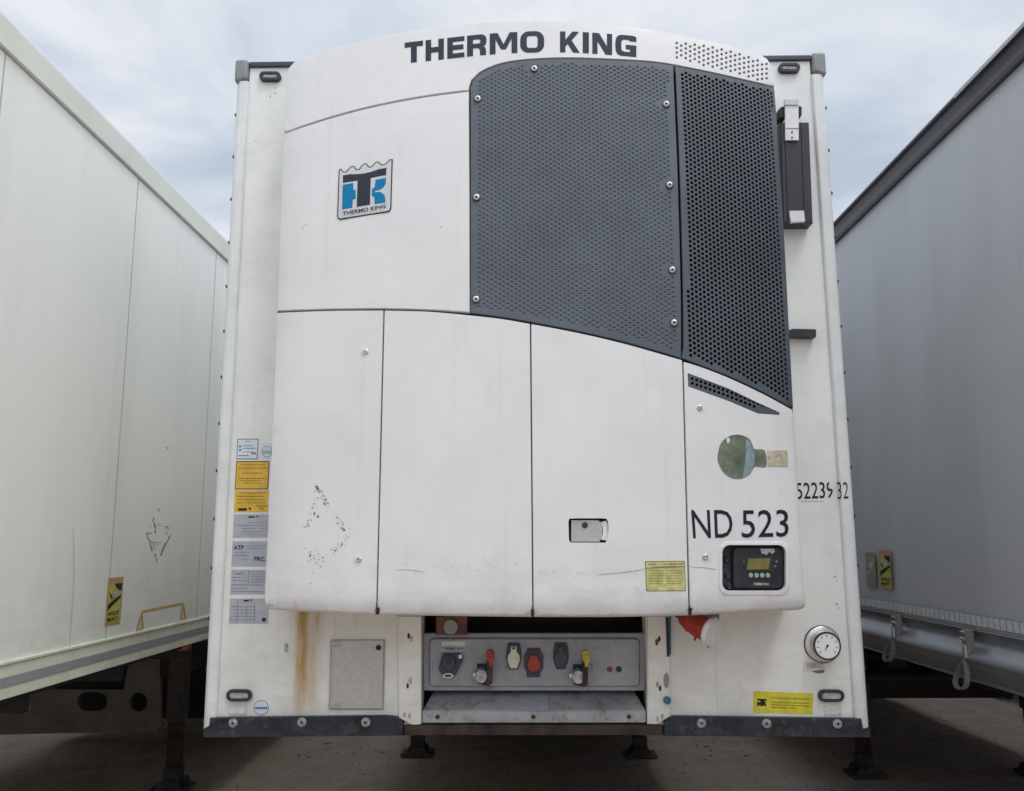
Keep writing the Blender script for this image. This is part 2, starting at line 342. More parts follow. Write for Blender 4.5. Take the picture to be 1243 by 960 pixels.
def rrect(x0, y0, x1, y1, r, n=4):
    o = []
    for (cx, cy, a0) in ((x1-r, y1-r, 0), (x0+r, y1-r, 90), (x0+r, y0+r, 180), (x1-r, y0+r, 270)):
        for k in range(n+1): a = rad(a0+90*k/n); o.append((cx+r*math.cos(a), cy+r*math.sin(a)))
    return o
def ell(cx, cy, rx, ry=None, n=16): ry = ry or rx; return [(cx+rx*math.cos(2*math.pi*k/n), cy+ry*math.sin(2*math.pi*k/n)) for k in range(n)]

def sheet(outer, yfn, thick, holes=(), bev=0, grid=.05, dimples=(), extra=(), bm=None, mi=0, back=False):
    """panel filling an outline in (x,z); yfn gives the y of its face; walls run back by `thick`; real holes; bevelled edge"""
    bm = bm or bmesh.new()
    if area(outer) < 0: outer = outer[::-1]
    pts = list(outer); edges = []; n = len(pts); edges += [(i, (i+1) % n) for i in range(n)]
    tag_ = ['o']*n
    if bev:
        ins = inset(outer, bev); k = len(pts); pts += ins; tag_ += ['i']*len(ins); edges += [(k+i, k+(i+1) % len(ins)) for i in range(len(ins))]
    xs = [p[0] for p in outer]; zs = [p[1] for p in outer]
    if grid:
        gx = int((max(xs)-min(xs))/grid)+1; gz = int((max(zs)-min(zs))/grid)+1
        for i in range(gx+1):
            for j in range(gz+1):
                q = (min(xs)+i*grid+.003, min(zs)+j*grid+.0017)
                if inside(q, outer) and dist_poly(q, outer) > max(grid*.25, bev*2) and not any(min(h, key=lambda a: 0)[0]-9 > q[0] for h in ()):
                    if any(inside(q, h) or dist_poly(q, h) < .006 for h in holes if abs(h[0][0]-q[0]) < .5 and len(h) > 8) : continue
                    pts.append(q); tag_.append('g')
    for q in extra: pts.append(q); tag_.append('g')
    hole_of = []
    for h in list(holes)+list(dimples):
        k = len(pts); pts += list(h); tag_ += ['h']*len(h); edges += [(k+i, k+(i+1) % len(h)) for i in range(len(h))]
    v2, e2, f2, ov, oe, of = delaunay_2d_cdt([Vector(p) for p in pts], edges, [], 0, 1e-6, True)
    vt = []
    for lst in ov: vt.append(tag_[lst[0]] if lst and lst[0] < len(tag_) else 'g')
    # spatial bins of the holes
    bins = {}
    allh = list(holes)+list(dimples)
    for hi_, h in enumerate(allh):
        hx = [p[0] for p in h]; hz = [p[1] for p in h]; bb = (min(hx), max(hx), min(hz), max(hz), h)
        for bx in range(int(bb[0]//.1), int(bb[1]//.1)+1):
            for bz in range(int(bb[2]//.1), int(bb[3]//.1)+1): bins.setdefault((bx, bz), []).append(bb)
    vv = []
    for i, p in enumerate(v2):
        y = yfn(p.x, p.y)
        if bev and vt[i] == 'o': y += bev
        vv.append(bm.verts.new((p.x, y, p.y)))
    faces = []
    for f in f2:
        c = ((v2[f[0]].x+v2[f[1]].x+v2[f[2]].x)/3, (v2[f[0]].y+v2[f[1]].y+v2[f[2]].y)/3)
        if not inside(c, outer): continue
        if any(b[0] <= c[0] <= b[1] and b[2] <= c[1] <= b[3] and inside(c, b[4]) for b in bins.get((int(c[0]//.1), int(c[1]//.1)), ())): continue
        try: g = bm.faces.new([vv[k] for k in f])
        except ValueError: continue
        g.material_index = mi; faces.append(g)
    for g in faces:
        g.normal_update()
        if g.normal.y > 0: g.normal_flip()
    bound = [e_ for e_ in {e_ for g in faces for e_ in g.edges} if len(e_.link_faces) == 1]
    dk = {}
    if dimples:
        for h in dimples:
            for p in h: dk[(round(p[0], 5), round(p[1], 5))] = h
    new = {}; dcent = {}
    def nv(v):
        if v not in new: new[v] = bm.verts.new(v.co+Vector((0, thick, 0)))
        return new[v]
    for e_ in bound:
        a, b = e_.verts; lf = e_.link_faces[0]; vsl = list(lf.verts)
        if vsl[(vsl.index(a)+1) % 3] is not b: a, b = b, a
        key = (round(a.co.x, 5), round(a.co.z, 5))
        h = dk.get(key)
        if h is not None:
            if id(h) not in dcent:
                cx = sum(p[0] for p in h)/len(h); cz = sum(p[1] for p in h)/len(h); dcent[id(h)] = bm.verts.new((cx, yfn(cx, cz)+.0042, cz))
            g = bm.faces.new((b, a, dcent[id(h)])); g.material_index = mi; continue
        g = bm.faces.new((b, a, nv(a), nv(b))); g.material_index = mi
    for v in [v for v in bm.verts if not v.link_faces]: bm.verts.remove(v)
    return bm

# ---------------------------------------------------------------- THE FRONT FACE OF THE MIDDLE TRAILER
BASE = 1.10; TOPZ = 3.967
def D(x, z):
    d = .42-.13*min(1.06, abs(x))**2.4
    if z > 3.1: d -= .055*((z-3.1)/.85)**2
    return d
RR = .045
def base_pt(px, py, off=0.0):
    d = ray(px, py); y = -.35
    for _ in range(12):
        p = CAM+d*((y-CAM.y)/d.y); y = -(D(p.x, p.z)-off)
    return CAM+d*((y-CAM.y)/d.y)
UOUT_PX = (spl([(330, 740), (375, 743), (457, 746.3), (560, 748), (648, 749), (750, 749), (838, 747), (915, 743), (968, 740.5)]) +
           spl([(973, 739.5), (977.3, 736), (978, 729)], 2) + spl([(977, 715), (974.8, 692), (971, 640), (967, 560), (963, 495), (958, 400), (951.5, 276), (947, 210), (942, 130), (940, 106)], 14) +
           spl([(938.5, 90), (936, 79), (931, 71), (922, 65.5), (905.5, 60), (880, 53.5), (853, 47.7), (820, 41), (780, 34.3), (727, 28.5), (675, 25.7), (623, 26), (581, 28.2), (522, 33.5), (464, 43.5), (420, 54), (390, 61.5), (372, 67), (358, 74), (350, 83), (347, 95)], 8) +
           spl([(344.6, 162), (341, 260), (336.5, 378), (332, 500), (327.4, 592), (323, 690), (321.3, 722)], 14) + spl([(321, 730), (323.5, 737), (327, 739.5)], 2))
UOUT = [(p.x, p.z) for p in (base_pt(a, b, RR) for a, b in UOUT_PX)]
if area(UOUT) < 0: UOUT.reverse()
UOUT = [p for i, p in enumerate(UOUT) if (Vector(p)-Vector(UOUT[i-1])).length > .0015]
_cache = {}
def S(x, z):
    """y of the refrigeration unit's moulded skin"""
    k = (round(x, 4), round(z, 4))
    if k in _cache: return _cache[k]
    d = D(x, z)
    if abs(x) > .88 or z < 1.68 or z > 3.6:
        q = dist_poly((x, z), UOUT) if inside((x, z), UOUT) else 0
        if q < RR: d -= RR-math.sqrt(max(0, RR*RR-(RR-q)**2))
    _cache[k] = -d
    return -d
def U(px, py, off=0.0):
    d = ray(px, py); p = base_pt(px, py); 
    for _ in range(7):
        y = S(p.x, p.z)-off; p = CAM+d*((y-CAM.y)/d.y)
    return p
def upx(pts): return [(p.x, p.z) for p in (U(a, b) for a, b in pts)]
def wpx(pts, Y=0.0): return [(p.x, p.z) for p in (onY(a, b, Y) for a, b in pts)]
def clean(p, e=.0012): 
    o = []
    for q in p:
        if not o or (Vector(q)-Vector(o[-1])).length > e: o.append(q)
    while len(o) > 3 and (Vector(o[0])-Vector(o[-1])).length < e: o.pop()
    return o
def clip_u(pts):
    """points that strayed past the unit's silhouette go onto it"""
    o = []
    for p in pts:
        if not inside(p, UOUT):
            best = None
            for i in range(len(UOUT)):
                a = Vector(UOUT[i]); b = Vector(UOUT[(i+1) % len(UOUT)]); ab = b-a; t = max(0, min(1, (Vector(p)-a).dot(ab)/max(ab.length_squared, 1e-12))); c = a+ab*t; dd = (c-Vector(p)).length
                if best is None or dd < best[0]: best = (dd, c)
            p = tuple(best[1])
        o.append(p)
    return clean(o)

reefer = thing('refrigerated_trailer', 'white refrigerated trailer in the middle with a cooling unit and dark grilles on its front', 'trailer', (0, 0, 0))

# --- body behind the face
bm = bmesh.new()
box(bm, (-1.295, .31, 1.16), (1.295, 13.4, TOPZ-.03), .01)
mk('insulated_body', bm, 'post', reefer)
# front wall with the service opening
x0 = onY(511.5, 800).x; x1 = onY(785, 800).x; OPT = 1.60
hole = [(x0, 1.12), (x1, 1.12), (x1, OPT), (x0, OPT)]
wl = onY(290, 400).x
outer = [(-1.2455, BASE+.02), (x0, BASE+.02), (x0, OPT), (x1, OPT), (x1, BASE+.02), (1.243, BASE+.02), (1.243, TOPZ-.012), (-1.2455, TOPZ-.012)]
mk('front_wall', sheet(outer, lambda x, z: 0.0, .31, grid=.4), 'wall', reefer)
# recess behind the service opening, coloured near black for its shadow
bm = bmesh.new(); box(bm, (x0+.001, .26, 1.13), (x1-.001, .28, 1.598)); box(bm, (x0+.001, .10, 1.13), (x0+.004, .26, 1.595)); box(bm, (x1-.004, .10, 1.13), (x1-.001, .26, 1.595)); box(bm, (x0+.005, .10, 1.592), (x1-.005, .26, 1.598))
mk('service_recess', bm, 'dark', reefer)
# corner posts: rounded extrusions standing a little proud
for s, xi in ((-1, 1.2445), (1, 1.2425)):
    bm = bmesh.new(); prof = []
    xo = 1.3
    prof = [(xi, .315), (xi, -.010), (xi+.006, -.016)] + [(xo-.028+.028*math.sin(rad(a)), .012-.028*math.cos(rad(a))) for a in (0, 15, 30, 45, 60, 75, 90)] + [(xo, .315), (xo-.01, .315)]
    zz0, zz1 = BASE+.005, TOPZ-.10
    a = [bm.verts.new((s*x, y, zz0)) for x, y in prof]; b = [bm.verts.new((s*x, y, zz1)) for x, y in prof]
    for k in range(len(a)-1): bm.faces.new((a[k], a[k+1], b[k+1], b[k]))
    bm.faces.new(a); bm.faces.new(b)
    bmesh.ops.recalc_face_normals(bm, faces=bm.faces)
    post = mk('corner_post', bm, 'post', reefer, 35)
    for k in range(14):
        bm = bmesh.new(); z = BASE+.055+k*.197
        lathe(bm, (s*1.2985, .006, z), (s, -.35, 0), [(0, .008), (.004, .0075), (.0065, .004), (.007, 0)], 10)
        mk('rivet', bm, 'seam', post, 40)
    # corner casting
    bm = bmesh.new(); box(bm, (min(s*1.308, s*1.248), -.022, TOPZ-.105), (max(s*1.308, s*1.248), .14, TOPZ+.004), .014, seg=3)
    for v in bm.verts:
        if v.co.z < TOPZ-.06 and abs(v.co.x) < 1.27: v.co.z += .012
    mk('corner_casting', bm, 'cap', reefer, 40)
bm = bmesh.new(); box(bm, (-1.247, -.012, TOPZ-.030), (1.247, .10, TOPZ-.004), .006); mk('roof_rail', bm, 'bluerail', reefer)
# wall seam beside the posts
for (a, b) in (((938, 120), (1020, 700)),): pass

# --- helpers on the wall plane
def wbox(name, px0, py0, px1, py1, y0, y1, m_, parent=reefer, bev=.003, ref=None, smooth=None, label=None):
    """box whose front face (at y0) covers the pixel rectangle"""
    a = onY((px0+px1)/2, py0, y0); b = onY((px0+px1)/2, py1, y0); c = onY(px0, (py0+py1)/2, y0); d = onY(px1, (py0+py1)/2, y0)
    bm = bmesh.new(); box(bm, (c.x, y0, b.z), (d.x, y1, a.z), bev); return mk(name, bm, m_, parent, 40, label)
def decal(name, polys, m_, parent, surf='w', y=-.0012, th=.0010, grid=0, label=None):
    """thin real layer; polys: list of (outer_px, [holes_px]) or outer_px. surf 'w' = wall plane at y, 'u' = unit skin"""
    bm = bmesh.new()
    for pl in polys:
        if isinstance(pl, tuple) and len(pl) == 2 and isinstance(pl[1], list): o_, hs = pl
        else: o_, hs = pl, []
        if surf == 'u':
            o2 = upx(o_); h2 = [upx(h) for h in hs]; sheet(o2, lambda x, z: S(x, z)-abs(y), th, holes=h2, grid=grid or (.025 if max(p[0] for p in o2)-min(p[0] for p in o2) > .07 else 0), bm=bm)
        elif surf == 'w':
            o2 = wpx(o_, y); h2 = [wpx(h, y) for h in hs]; sheet(o2, lambda x, z: y, th, holes=h2, grid=grid, bm=bm)
    return mk(name, bm, m_, parent, None, label)
def text_polys(body, sx=1.0, bold=0.0):
    cu = bpy.data.curves.new('t', 'FONT'); cu.body = body; cu.offset = bold; cu.resolution_u = 3
    o = bpy.data.objects.new('t', cu); COL.objects.link(o); bpy.context.view_layer.update()
    me = bpy.data.meshes.new_from_object(o.evaluated_get(bpy.context.evaluated_depsgraph_get()))
    vs_ = [(v.co.x, v.co.y) for v in me.vertices]; fs = [tuple(p.vertices) for p in me.polygons]
    bpy.data.objects.remove(o); bpy.data.curves.remove(cu); bpy.data.meshes.remove(me)
    x0_ = min(p[0] for p in vs_); x1_ = max(p[0] for p in vs_); y0_ = min(p[1] for p in vs_); y1_ = max(p[1] for p in vs_)
    return [((p[0]-x0_)/(x1_-x0_), 1-(p[1]-y0_)/(y1_-y0_)) for p in vs_], fs
def add_text(bm, body, quad, fn, bold=0.0, mi=0):
    """quad: four pixel corners tl,tr,br,bl; fn: px -> Vector"""
    vs_, fs = text_polys(body, bold=bold); tl, tr, br, bl = [Vector(q) for q in quad]
    nv_ = []
    for (u, v) in vs_:
        p = tl.lerp(tr, u).lerp(bl.lerp(br, u), v); nv_.append(bm.verts.new(fn(p.x, p.y)))
    for f in fs:
        try: bm.faces.new([nv_[k] for k in f]).material_index = mi
        except ValueError: pass
def rq(x0_, y0_, x1_, y1_, sk=0): return ((x0_, y0_), (x1_, y0_+sk), (x1_, y1_+sk), (x0_, y1_))
def textobj(name, items, m_, parent, fn, bold=0.0, thick=.0006):
    bm = bmesh.new()
    for body, quad in items: add_text(bm, body, quad, fn, bold)
    bmesh.ops.recalc_face_normals(bm, faces=bm.faces)
    for f in bm.faces:
        f.normal_update()
        if f.normal.y > 0: f.normal_flip()
    return mk(name, bm, m_, parent)
UF = lambda off: (lambda a, b: U(a, b, off))
WF = lambda y: (lambda a, b: onY(a, b, y))

# ------------------------------------------------ refrigeration unit
# housing: side walls, and a black sheet standing in for shade behind gaps and perforations
bm = bmesh.new()
ho = clean(inset(UOUT, .003), .004)
a = [bm.verts.new((x, -(D(x, z)-RR)+.004, z)) for x, z in ho]; b = [bm.verts.new((x, 0.0, z)) for x, z in ho]; n = len(ho)
for k in range(n): bm.faces.new((a[k], a[(k+1) % n], b[(k+1) % n], b[k]))
bmesh.ops.recalc_face_normals(bm, faces=bm.faces)
mk('unit_housing', bm, 'cowl', reefer, 30)
ci = clean(inset(UOUT, .02), .008)
mk('shade_backing', sheet(ci, lambda x, z: S(x, z)+.045, .02, grid=.08), 'cavity', reefer)

LE = [(344.6, 162), (341, 260), (336.5, 378), (332, 500), (327.4, 592), (323, 690), (321.3, 722)]
seamA = [(344.6, 161.5), (368, 153), (406, 141), (449.6, 129.6), (508, 118), (569.5, 109.6)]
g_left_top = [(570.5, 107), (573.5, 98), (583, 88.8), (602, 80), (622.7, 75), (654, 72), (696, 71), (748, 72.8), (790, 75.3), (818, 79)]
g_right_top = [(818.5, 79.5), (863.7, 88.5), (905.5, 98), (932, 104), (939, 107.5)]
gbotL = [(571, 380), (610, 385), (645, 391), (700, 401.5), (760, 415.5), (827, 434.5)]
gbotR = [(827, 434.5), (850, 443), (883.7, 456), (925.5, 475.5), (961.5, 495)]
midv = [(818.5, 79.5), (821, 140), (823.5, 200), (826.5, 300), (828, 380), (828, 435)]
rightE = [(940, 112), (942, 130), (947, 210), (951.5, 276), (958, 400), (963, 494)]
def off(c, dx, dy): return [(a_+dx, b_+dy) for a_, b_ in c]
def panel(name, px, m_, thick=.02, bev=.004, grid=.06, holes=(), dimples=(), label=None, parent=reefer, smooth=50):
    o_ = clip_u(upx(px)); xt = []
    # extra points along the rounded border of the unit
    if grid and grid < .2:
        for q in (.006, .016, .030):
            for i, p in enumerate(inset(UOUT, q)):
                if i % 2 == 0 and inside(p, o_) and dist_poly(p, o_) > .005: xt.append(p)
    return mk(name, sheet(o_, S, thick, holes=holes, dimples=dimples, bev=bev, grid=grid, extra=xt), m_, parent, smooth, label)

# top cowl with its rows of small vent holes
top_out = [(347, 95), (350, 83), (358, 74), (372, 67), (390, 61.5), (420, 54), (464, 43.5), (522, 33.5), (581, 28.2), (623, 26), (675, 25.7), (727, 28.5), (780, 34.3), (820, 41), (853, 47.7), (880, 53.5), (905.5, 60), (922, 65.5), (931, 71), (936, 79), (938.5, 90), (940, 104.5)]
cowl_px = spl(top_out, 10) + spl(off(g_right_top, 0, -1.2)[::-1], 12)[1:] + spl(off(g_left_top, -1, -1.2)[::-1], 8)[1:] + [(569.3, 109.6)] + spl(off(seamA, 0, -.9)[::-1], 12)[1:] + dens([(344.6, 160.5), (347, 95)], 12, False)[1:-1]
vh = []
for c in range(21):
    cx = 821.5+c*5.45
    t = (cx-821)/112
    ytop = 52+6.0*t+20.5*t*t; ybot = 72+25*t+5*t*t
    k0 = 0
    for r in range(8):
        y_ = ytop+ (2.9 if c % 2 else 0)+ r*5.8
        if y_ < ybot-1: 
            h = upx(ell(cx, y_, 1.75, 1.75, 8)); vh.append(h)
panel('top_cowl', cowl_px, 'cowl', holes=vh)
cowl = bpy.data.objects['top_cowl']

# upper left panel
up_px = spl(off(seamA, 0, .9), 12) + dens([(569.3, 110.5), (570, 240), (570.3, 379)], 14, False)[1:] + spl([(569, 378.6), (520, 375.6), (466, 374.2), (400, 374.8), (337, 377)], 14)[1:] + dens([(336.9, 376.5), (341, 260), (344.6, 163)], 14, False)[1:-1]
panel('upper_panel', up_px, 'cowl')
# lower doors
botc = [(330, 740), (375, 743), (457, 746.3), (560, 748), (648, 749), (750, 749), (838, 747), (915, 743), (968, 740.5)]
def bot(x):
    for (a, b) in zip(botc, botc[1:]):
        if a[0] <= x <= b[0]: t = (x-a[0])/(b[0]-a[0]); return a[1]+(b[1]-a[1])*t
def botrun(xa, xb): return [(xa+(xb-xa)*k/8, bot(xa+(xb-xa)*k/8)) for k in range(9)]
sC = lambda y: 466-9*(y-376)/370.0
sD = lambda y: 644+3*(y-392)/356.0
sE = lambda y: 829+8*(y-440)/307.0
ys = lambda f, y0_, y1_, dx: [(f(y0_+(y1_-y0_)*k/24)+dx, y0_+(y1_-y0_)*k/24) for k in range(25)]
d1 = spl([(336.5, 379.3), (400, 377), (sC(377)-.9, 376.5)], 14) + ys(sC, 379, 746, -.65) + botrun(330, 456)[::-1] + [(323.5, 737), (321, 730)] + [tuple(p) for p in spl(LE[2:], 14)[::-1]]
panel('side_door', d1, 'cowl', label='left outer door of the cooling unit with a triangle of black scuffs')
d2 = spl([(sC(377)+.9, 376.6), (520, 378), (571, 382.5), (610, 387), (643.2, 392.8)], 10) + ys(sD, 394, 748.5, -.6) + botrun(458.2, 646)[::-1] + ys(sC, 379, 746, .65)[::-1]
panel('centre_door', d2, 'cowl')
# centre right door with the latch recess
latch_h = upx([(691, 629.5), (700, 629), (730, 629), (736.5, 629.5), (738.5, 634), (738.6, 644), (737.5, 652), (735.5, 658.6), (692.5, 658.4), (690.6, 655), (690, 634)])
d3 = spl([(645.2, 393), (700, 403.5), (760, 417.5), (sE(437)-.9, 437)], 10) + ys(sE, 439, 746.5, -.65) + botrun(648.2, 836)[::-1] + ys(sD, 395, 748.5, .6)[::-1]
lat_door = panel('latch_door', d3, 'cowl', holes=[latch_h])
# control door: cut by grille and side vent, with the display recess
disp_h = upx(rrect(876.5, 661.5, 953.5, 717, 9, 5))
vent_h = upx(clean(dens([(834.6, 452.6), (883.7, 471.2), (917, 487.2), (946.5, 500.8), (946.0, 503.6), (920, 501.8), (883.7, 486.5), (835.4, 469)], 8), .1))
d4 = spl([(sE(439)+1.0, 438.8), (850, 445), (883.7, 458), (925.5, 477.5), (961.5, 497)], 10) + [tuple(p) for p in spl([(964, 505), (967, 560), (971, 640), (974.8, 692), (977, 715)], 14)] + [(978, 729), (977.3, 736), (973, 739.5)] + botrun(838.4, 968)[::-1] + ys(sE, 441, 746.5, .65)[::-1]
control_door = panel('control_door', d4, 'cowl', holes=[disp_h, vent_h])

# grilles
def hexcells(px_poly, pitch_x, pitch_z, margin, rx, rz, n, rot=0):
    poly = clip_u(upx(px_poly)); xs = [p[0] for p in poly]; zs = [p[1] for p in poly]; cells = []
    cx = min(xs)+margin; c = 0
    while cx < max(xs):
        cz = min(zs)+(pitch_z/2 if c % 2 else 0)
        while cz < max(zs):
            if inside((cx, cz), poly) and dist_poly((cx, cz), poly) > margin:
                cells.append([(cx+rx*math.cos(rot+2*math.pi*k/n), cz+rz*math.sin(rot+2*math.pi*k/n)) for k in range(n)])
            cz += pitch_z
        cx += pitch_x; c += 1
    return cells
gl_px = spl(g_left_top, 6) + [tuple(p) for p in spl(off(midv, -1.1, 0), 14)[1:]] + spl(off(gbotL, -.6, -.3)[::-1], 12)[1:] + dens([(571, 378), (571, 112)], 14, False)[1:]
bolts_gl = [(648.5, 84), (580, 120.5), (808.5, 127), (812.5, 225), (815.8, 328), (818, 392), (578.5, 240), (578, 363.5)]
cells = hexcells(gl_px, .0152, .0188, .024, .0093, .0062, 4)
bp = [U(a_, b_) for a_, b_ in bolts_gl]
cells = [c_ for c_ in cells if all((Vector(c_[0])-Vector((q.x, q.z))).length > .026 for q in bp)]
gr = panel('dimpled_grille', gl_px, 'grille_light', dimples=cells, grid=0, thick=.022, smooth=None)
for q in bp:
    bm = bmesh.new(); c0_ = Vector((q.x, S(q.x, q.z), q.z))
    lathe(bm, c0_+Vector((0, .001, 0)), (0, -1, 0), [(0, .0165), (.003, .0165), (.004, .0150)], 20, 1)
    lathe(bm, c0_+Vector((0, -.003, 0)), (0, -1, 0), [(0, .0125), (.005, .0120), (.0075, .009), (.0078, .0055), (.005, .0052)], 20, 0); lathe(bm, c0_+Vector((0, -.0078, 0)), (0, -1, 0), [(0, .0052), (.0012, .0045)], 14, 1)
    mk('bolt', bm, ['zinc', 'black'], gr, 40)
gr_px = spl(g_right_top, 8) + [(940.3, 110)] + spl(rightE[1:], 14) + spl(off(gbotR, 0, 0)[::-1], 10)[1:] + [tuple(p) for p in spl(off(midv, 1.1, 0), 14)[::-1][1:-1]]
cells = hexcells(gr_px, .0156, .0190, .021, .0068, .0068, 8, rad(22.5))
panel('perforated_grille', gr_px, 'grille', holes=cells, grid=0, thick=.006, smooth=None)
# small side vent under the grille
sv_px = clean(dens([(835.2, 453.2), (883.7, 472), (917, 488), (946, 501.3), (945.6, 503), (920, 501), (883.7, 485.8), (835.9, 468.4)], 8), .1)
vh = []
for c in range(17):
    cx = 840.3+c*5.35; t = (cx-840)/92
    y0_ = 459.3+30.5*t+5.0*t*t
    for r in range(2 if c < 15 else 1): vh.append(upx(ell(cx+(.4 if r else 0), y0_+r*5.6+(0), 2.0, 2.0, 8)))
mk('side_vent', sheet(upx(sv_px), lambda x, z: S(x, z)+.002, .006, holes=vh, grid=0), 'grille', reefer)

# --- lettering on the cowl: heavy wide capitals on the arched band
def stroke_rect(a, b, c, d): return [(a, b), (c, b), (c, d), (a, d)]
def ring(x0_, y0_, x1_, y1_, rx, ry, tx, ty): 
    def el(xa, ya, xb, yb, qx, qy):
        o = []
        for (cx, cy, a0) in ((xb-qx, yb-qy, 0), (xa+qx, yb-qy, 90), (xa+qx, ya+qy, 180), (xb-qx, ya+qy, 270)):
            for k in range(6): an = rad(a0+18*k); o.append((cx+qx*math.cos(an), cy+qy*math.sin(an)))
        return o
    return (el(x0_, y0_, x1_, y1_, rx, ry), [el(x0_+tx, y0_+ty, x1_-tx, y1_-ty, max(.02, rx-tx), max(.02, ry-ty))])
# unit boxes, y downward 0..1
GL = {
 'T': [[(0, 0), (1, 0), (1, .24), (.66, .24), (.66, 1), (.34, 1), (.34, .24), (0, .24)]],
 'H': [[(0, 0), (.3, 0), (.3, .37), (.7, .37), (.7, 0), (1, 0), (1, 1), (.7, 1), (.7, .62), (.3, .62), (.3, 1), (0, 1)]],
 'E': [[(0, 0), (1, 0), (1, .22), (.32, .22), (.32, .385), (.94, .385), (.94, .61), (.32, .61), (.32, .78), (1, .78), (1, 1), (0, 1)]],
 'R': [([(0, 0), (.72, 0), (.86, .04), (.95, .13), (.98, .27), (.97, .44), (.90, .55), (.80, .59), (.90, .63), (.95, .72), (.96, 1), (.66, 1), (.65, .76), (.60, .66), (.50, .64), (.30, .64), (.30, 1), (0, 1)], [[(.30, .22), (.60, .22), (.67, .27), (.67, .38), (.60, .43), (.30, .43)]])],
 'M': [[(0, 0), (.28, 0), (.5, .56), (.72, 0), (1, 0), (1, 1), (.79, 1), (.79, .30), (.59, .80), (.41, .80), (.21, .30), (.21, 1), (0, 1)]],
 'O': [ring(0, -.01, 1, 1.01, .36, .38, .27, .22)],
 'K': [[(0, 0), (.28, 0), (.28, .40), (.64, 0), (.98, 0), (.60, .42), (1.02, 1), (.67, 1), (.40, .60), (.28, .72), (.28, 1), (0, 1)]],
 'I': [[(0, 0), (1, 0), (1, 1), (0, 1)]],
 'N': [[(0, 0), (.34, 0), (.74, .62), (.74, 0), (1, 0), (1, 1), (.67, 1), (.26, .38), (.26, 1), (0, 1)]],
 'G': [[(1, .05), (1, .27), (.70, .27), (.68, .23), (.60, .21), (.40, .21), (.31, .26), (.28, .36), (.28, .66), (.32, .76), (.42, .80), (.70, .80), (.70, .66), (.50, .66), (.50, .46), (1, .46), (1, 1), (.25, 1), (.10, .93), (.02, .78), (0, .6), (0, .38), (.03, .18), (.12, .05), (.28, 0), (.70, 0), (.82, 0)]],
}
tops = [(485, 53), (503, 50.3), (527, 48), (552, 45.2), (579, 42.2), (611, 39.6), (646, 38.2), (691, 38.2), (711, 39.2), (731, 40.6), (760, 42.8), (780, 44.8)]
def ttop(x):
    for (a, b) in zip(tops, tops[1:]):
        if a[0] <= x <= b[0]: return a[1]+(b[1]-a[1])*(x-a[0])/(b[0]-a[0])
    return tops[-1][1]
letters = [('T', 491.3, 513.5), ('H', 516.7, 538.8), ('E', 543, 563.8), ('R', 567, 591), ('M', 594.5, 628), ('O', 631.5, 660.5), ('K', 679.8, 703.2), ('I', 707.4, 714.8), ('N', 719, 743), ('G', 747, 772.4)]
def densp(p): return dens(p, .16)
for ch, xa, xb in letters:
    polys = []
    for pl in GL[ch]:
        if isinstance(pl, tuple): o_, hs = pl
        else: o_, hs = pl, []
        f_ = lambda P: [((xa+(xb-xa)*u), ttop(xa+(xb-xa)*u)+v*25.2) for u, v in P]
        polys.append((f_(o_), [f_(h) for h in hs]))
    decal('letter', polys, 'letter', cowl, 'u', .0016, .0012)

# --- crown badge
badge_out = [(411.4, 206)] + spl([(414.5, 205), (416.5, 208.2), (420.5, 208.4), (423, 205), (427, 202), (430.5, 202.5), (432.5, 205.2), (436, 205.4), (438.5, 202), (441.5, 199), (445.5, 199), (447.5, 202.2), (451, 202.3), (453.5, 199.5), (457, 196.5), (460.5, 197), (463, 199.8), (467, 199.5), (470, 196.8), (473, 193.8)], 1.4) + [(476.7, 193.4), (475.0, 253), (473.8, 256), (471, 257.6), (413.5, 266.8), (410.6, 265.8), (409.4, 263)]
badge = decal('crown_badge', [badge_out], 'ink', reefer, 'u', .003, .0026)
def shrink_px(p, d):
    q = inset([(a_, -b_) for a_, b_ in p], d); return [(a_, -b_) for a_, b_ in q]
decal('badge_field', [clean(shrink_px(badge_out, 2.5), .3)], 'silver', badge, 'u', .0038, .0012)
def bz(x, y): return (390+x/9.6, 180+y/9.6)
decal('emblem_letter', [[bz(255, 320), bz(760, 232), bz(758, 315), bz(578, 350), bz(570, 660), bz(415, 688), bz(425, 380), bz(255, 408)]], 'letter', badge, 'u', .0046, .001)
decal('emblem_letter', [[bz(252, 430), bz(374, 408), bz(376, 490), bz(403, 488), bz(403, 595), bz(370, 600), bz(364, 695), bz(245, 716)]], 'blue', badge, 'u', .0046, .001)
decal('emblem_letter', [[bz(633, 372), bz(756, 348), bz(752, 415), bz(725, 462), bz(680, 490), bz(628, 500), bz(628, 516), bz(690, 512), bz(735, 545), bz(750, 600), bz(746, 636), bz(625, 655), bz(620, 575), bz(590, 555), bz(592, 480), bz(625, 455)]], 'blue', badge, 'u', .0046, .001)
textobj('badge_text', [('THERMO KING', (bz(247, 738), bz(750, 650), bz(750, 692), bz(247, 782)))], 'letter', badge, UF(.0052), .015)

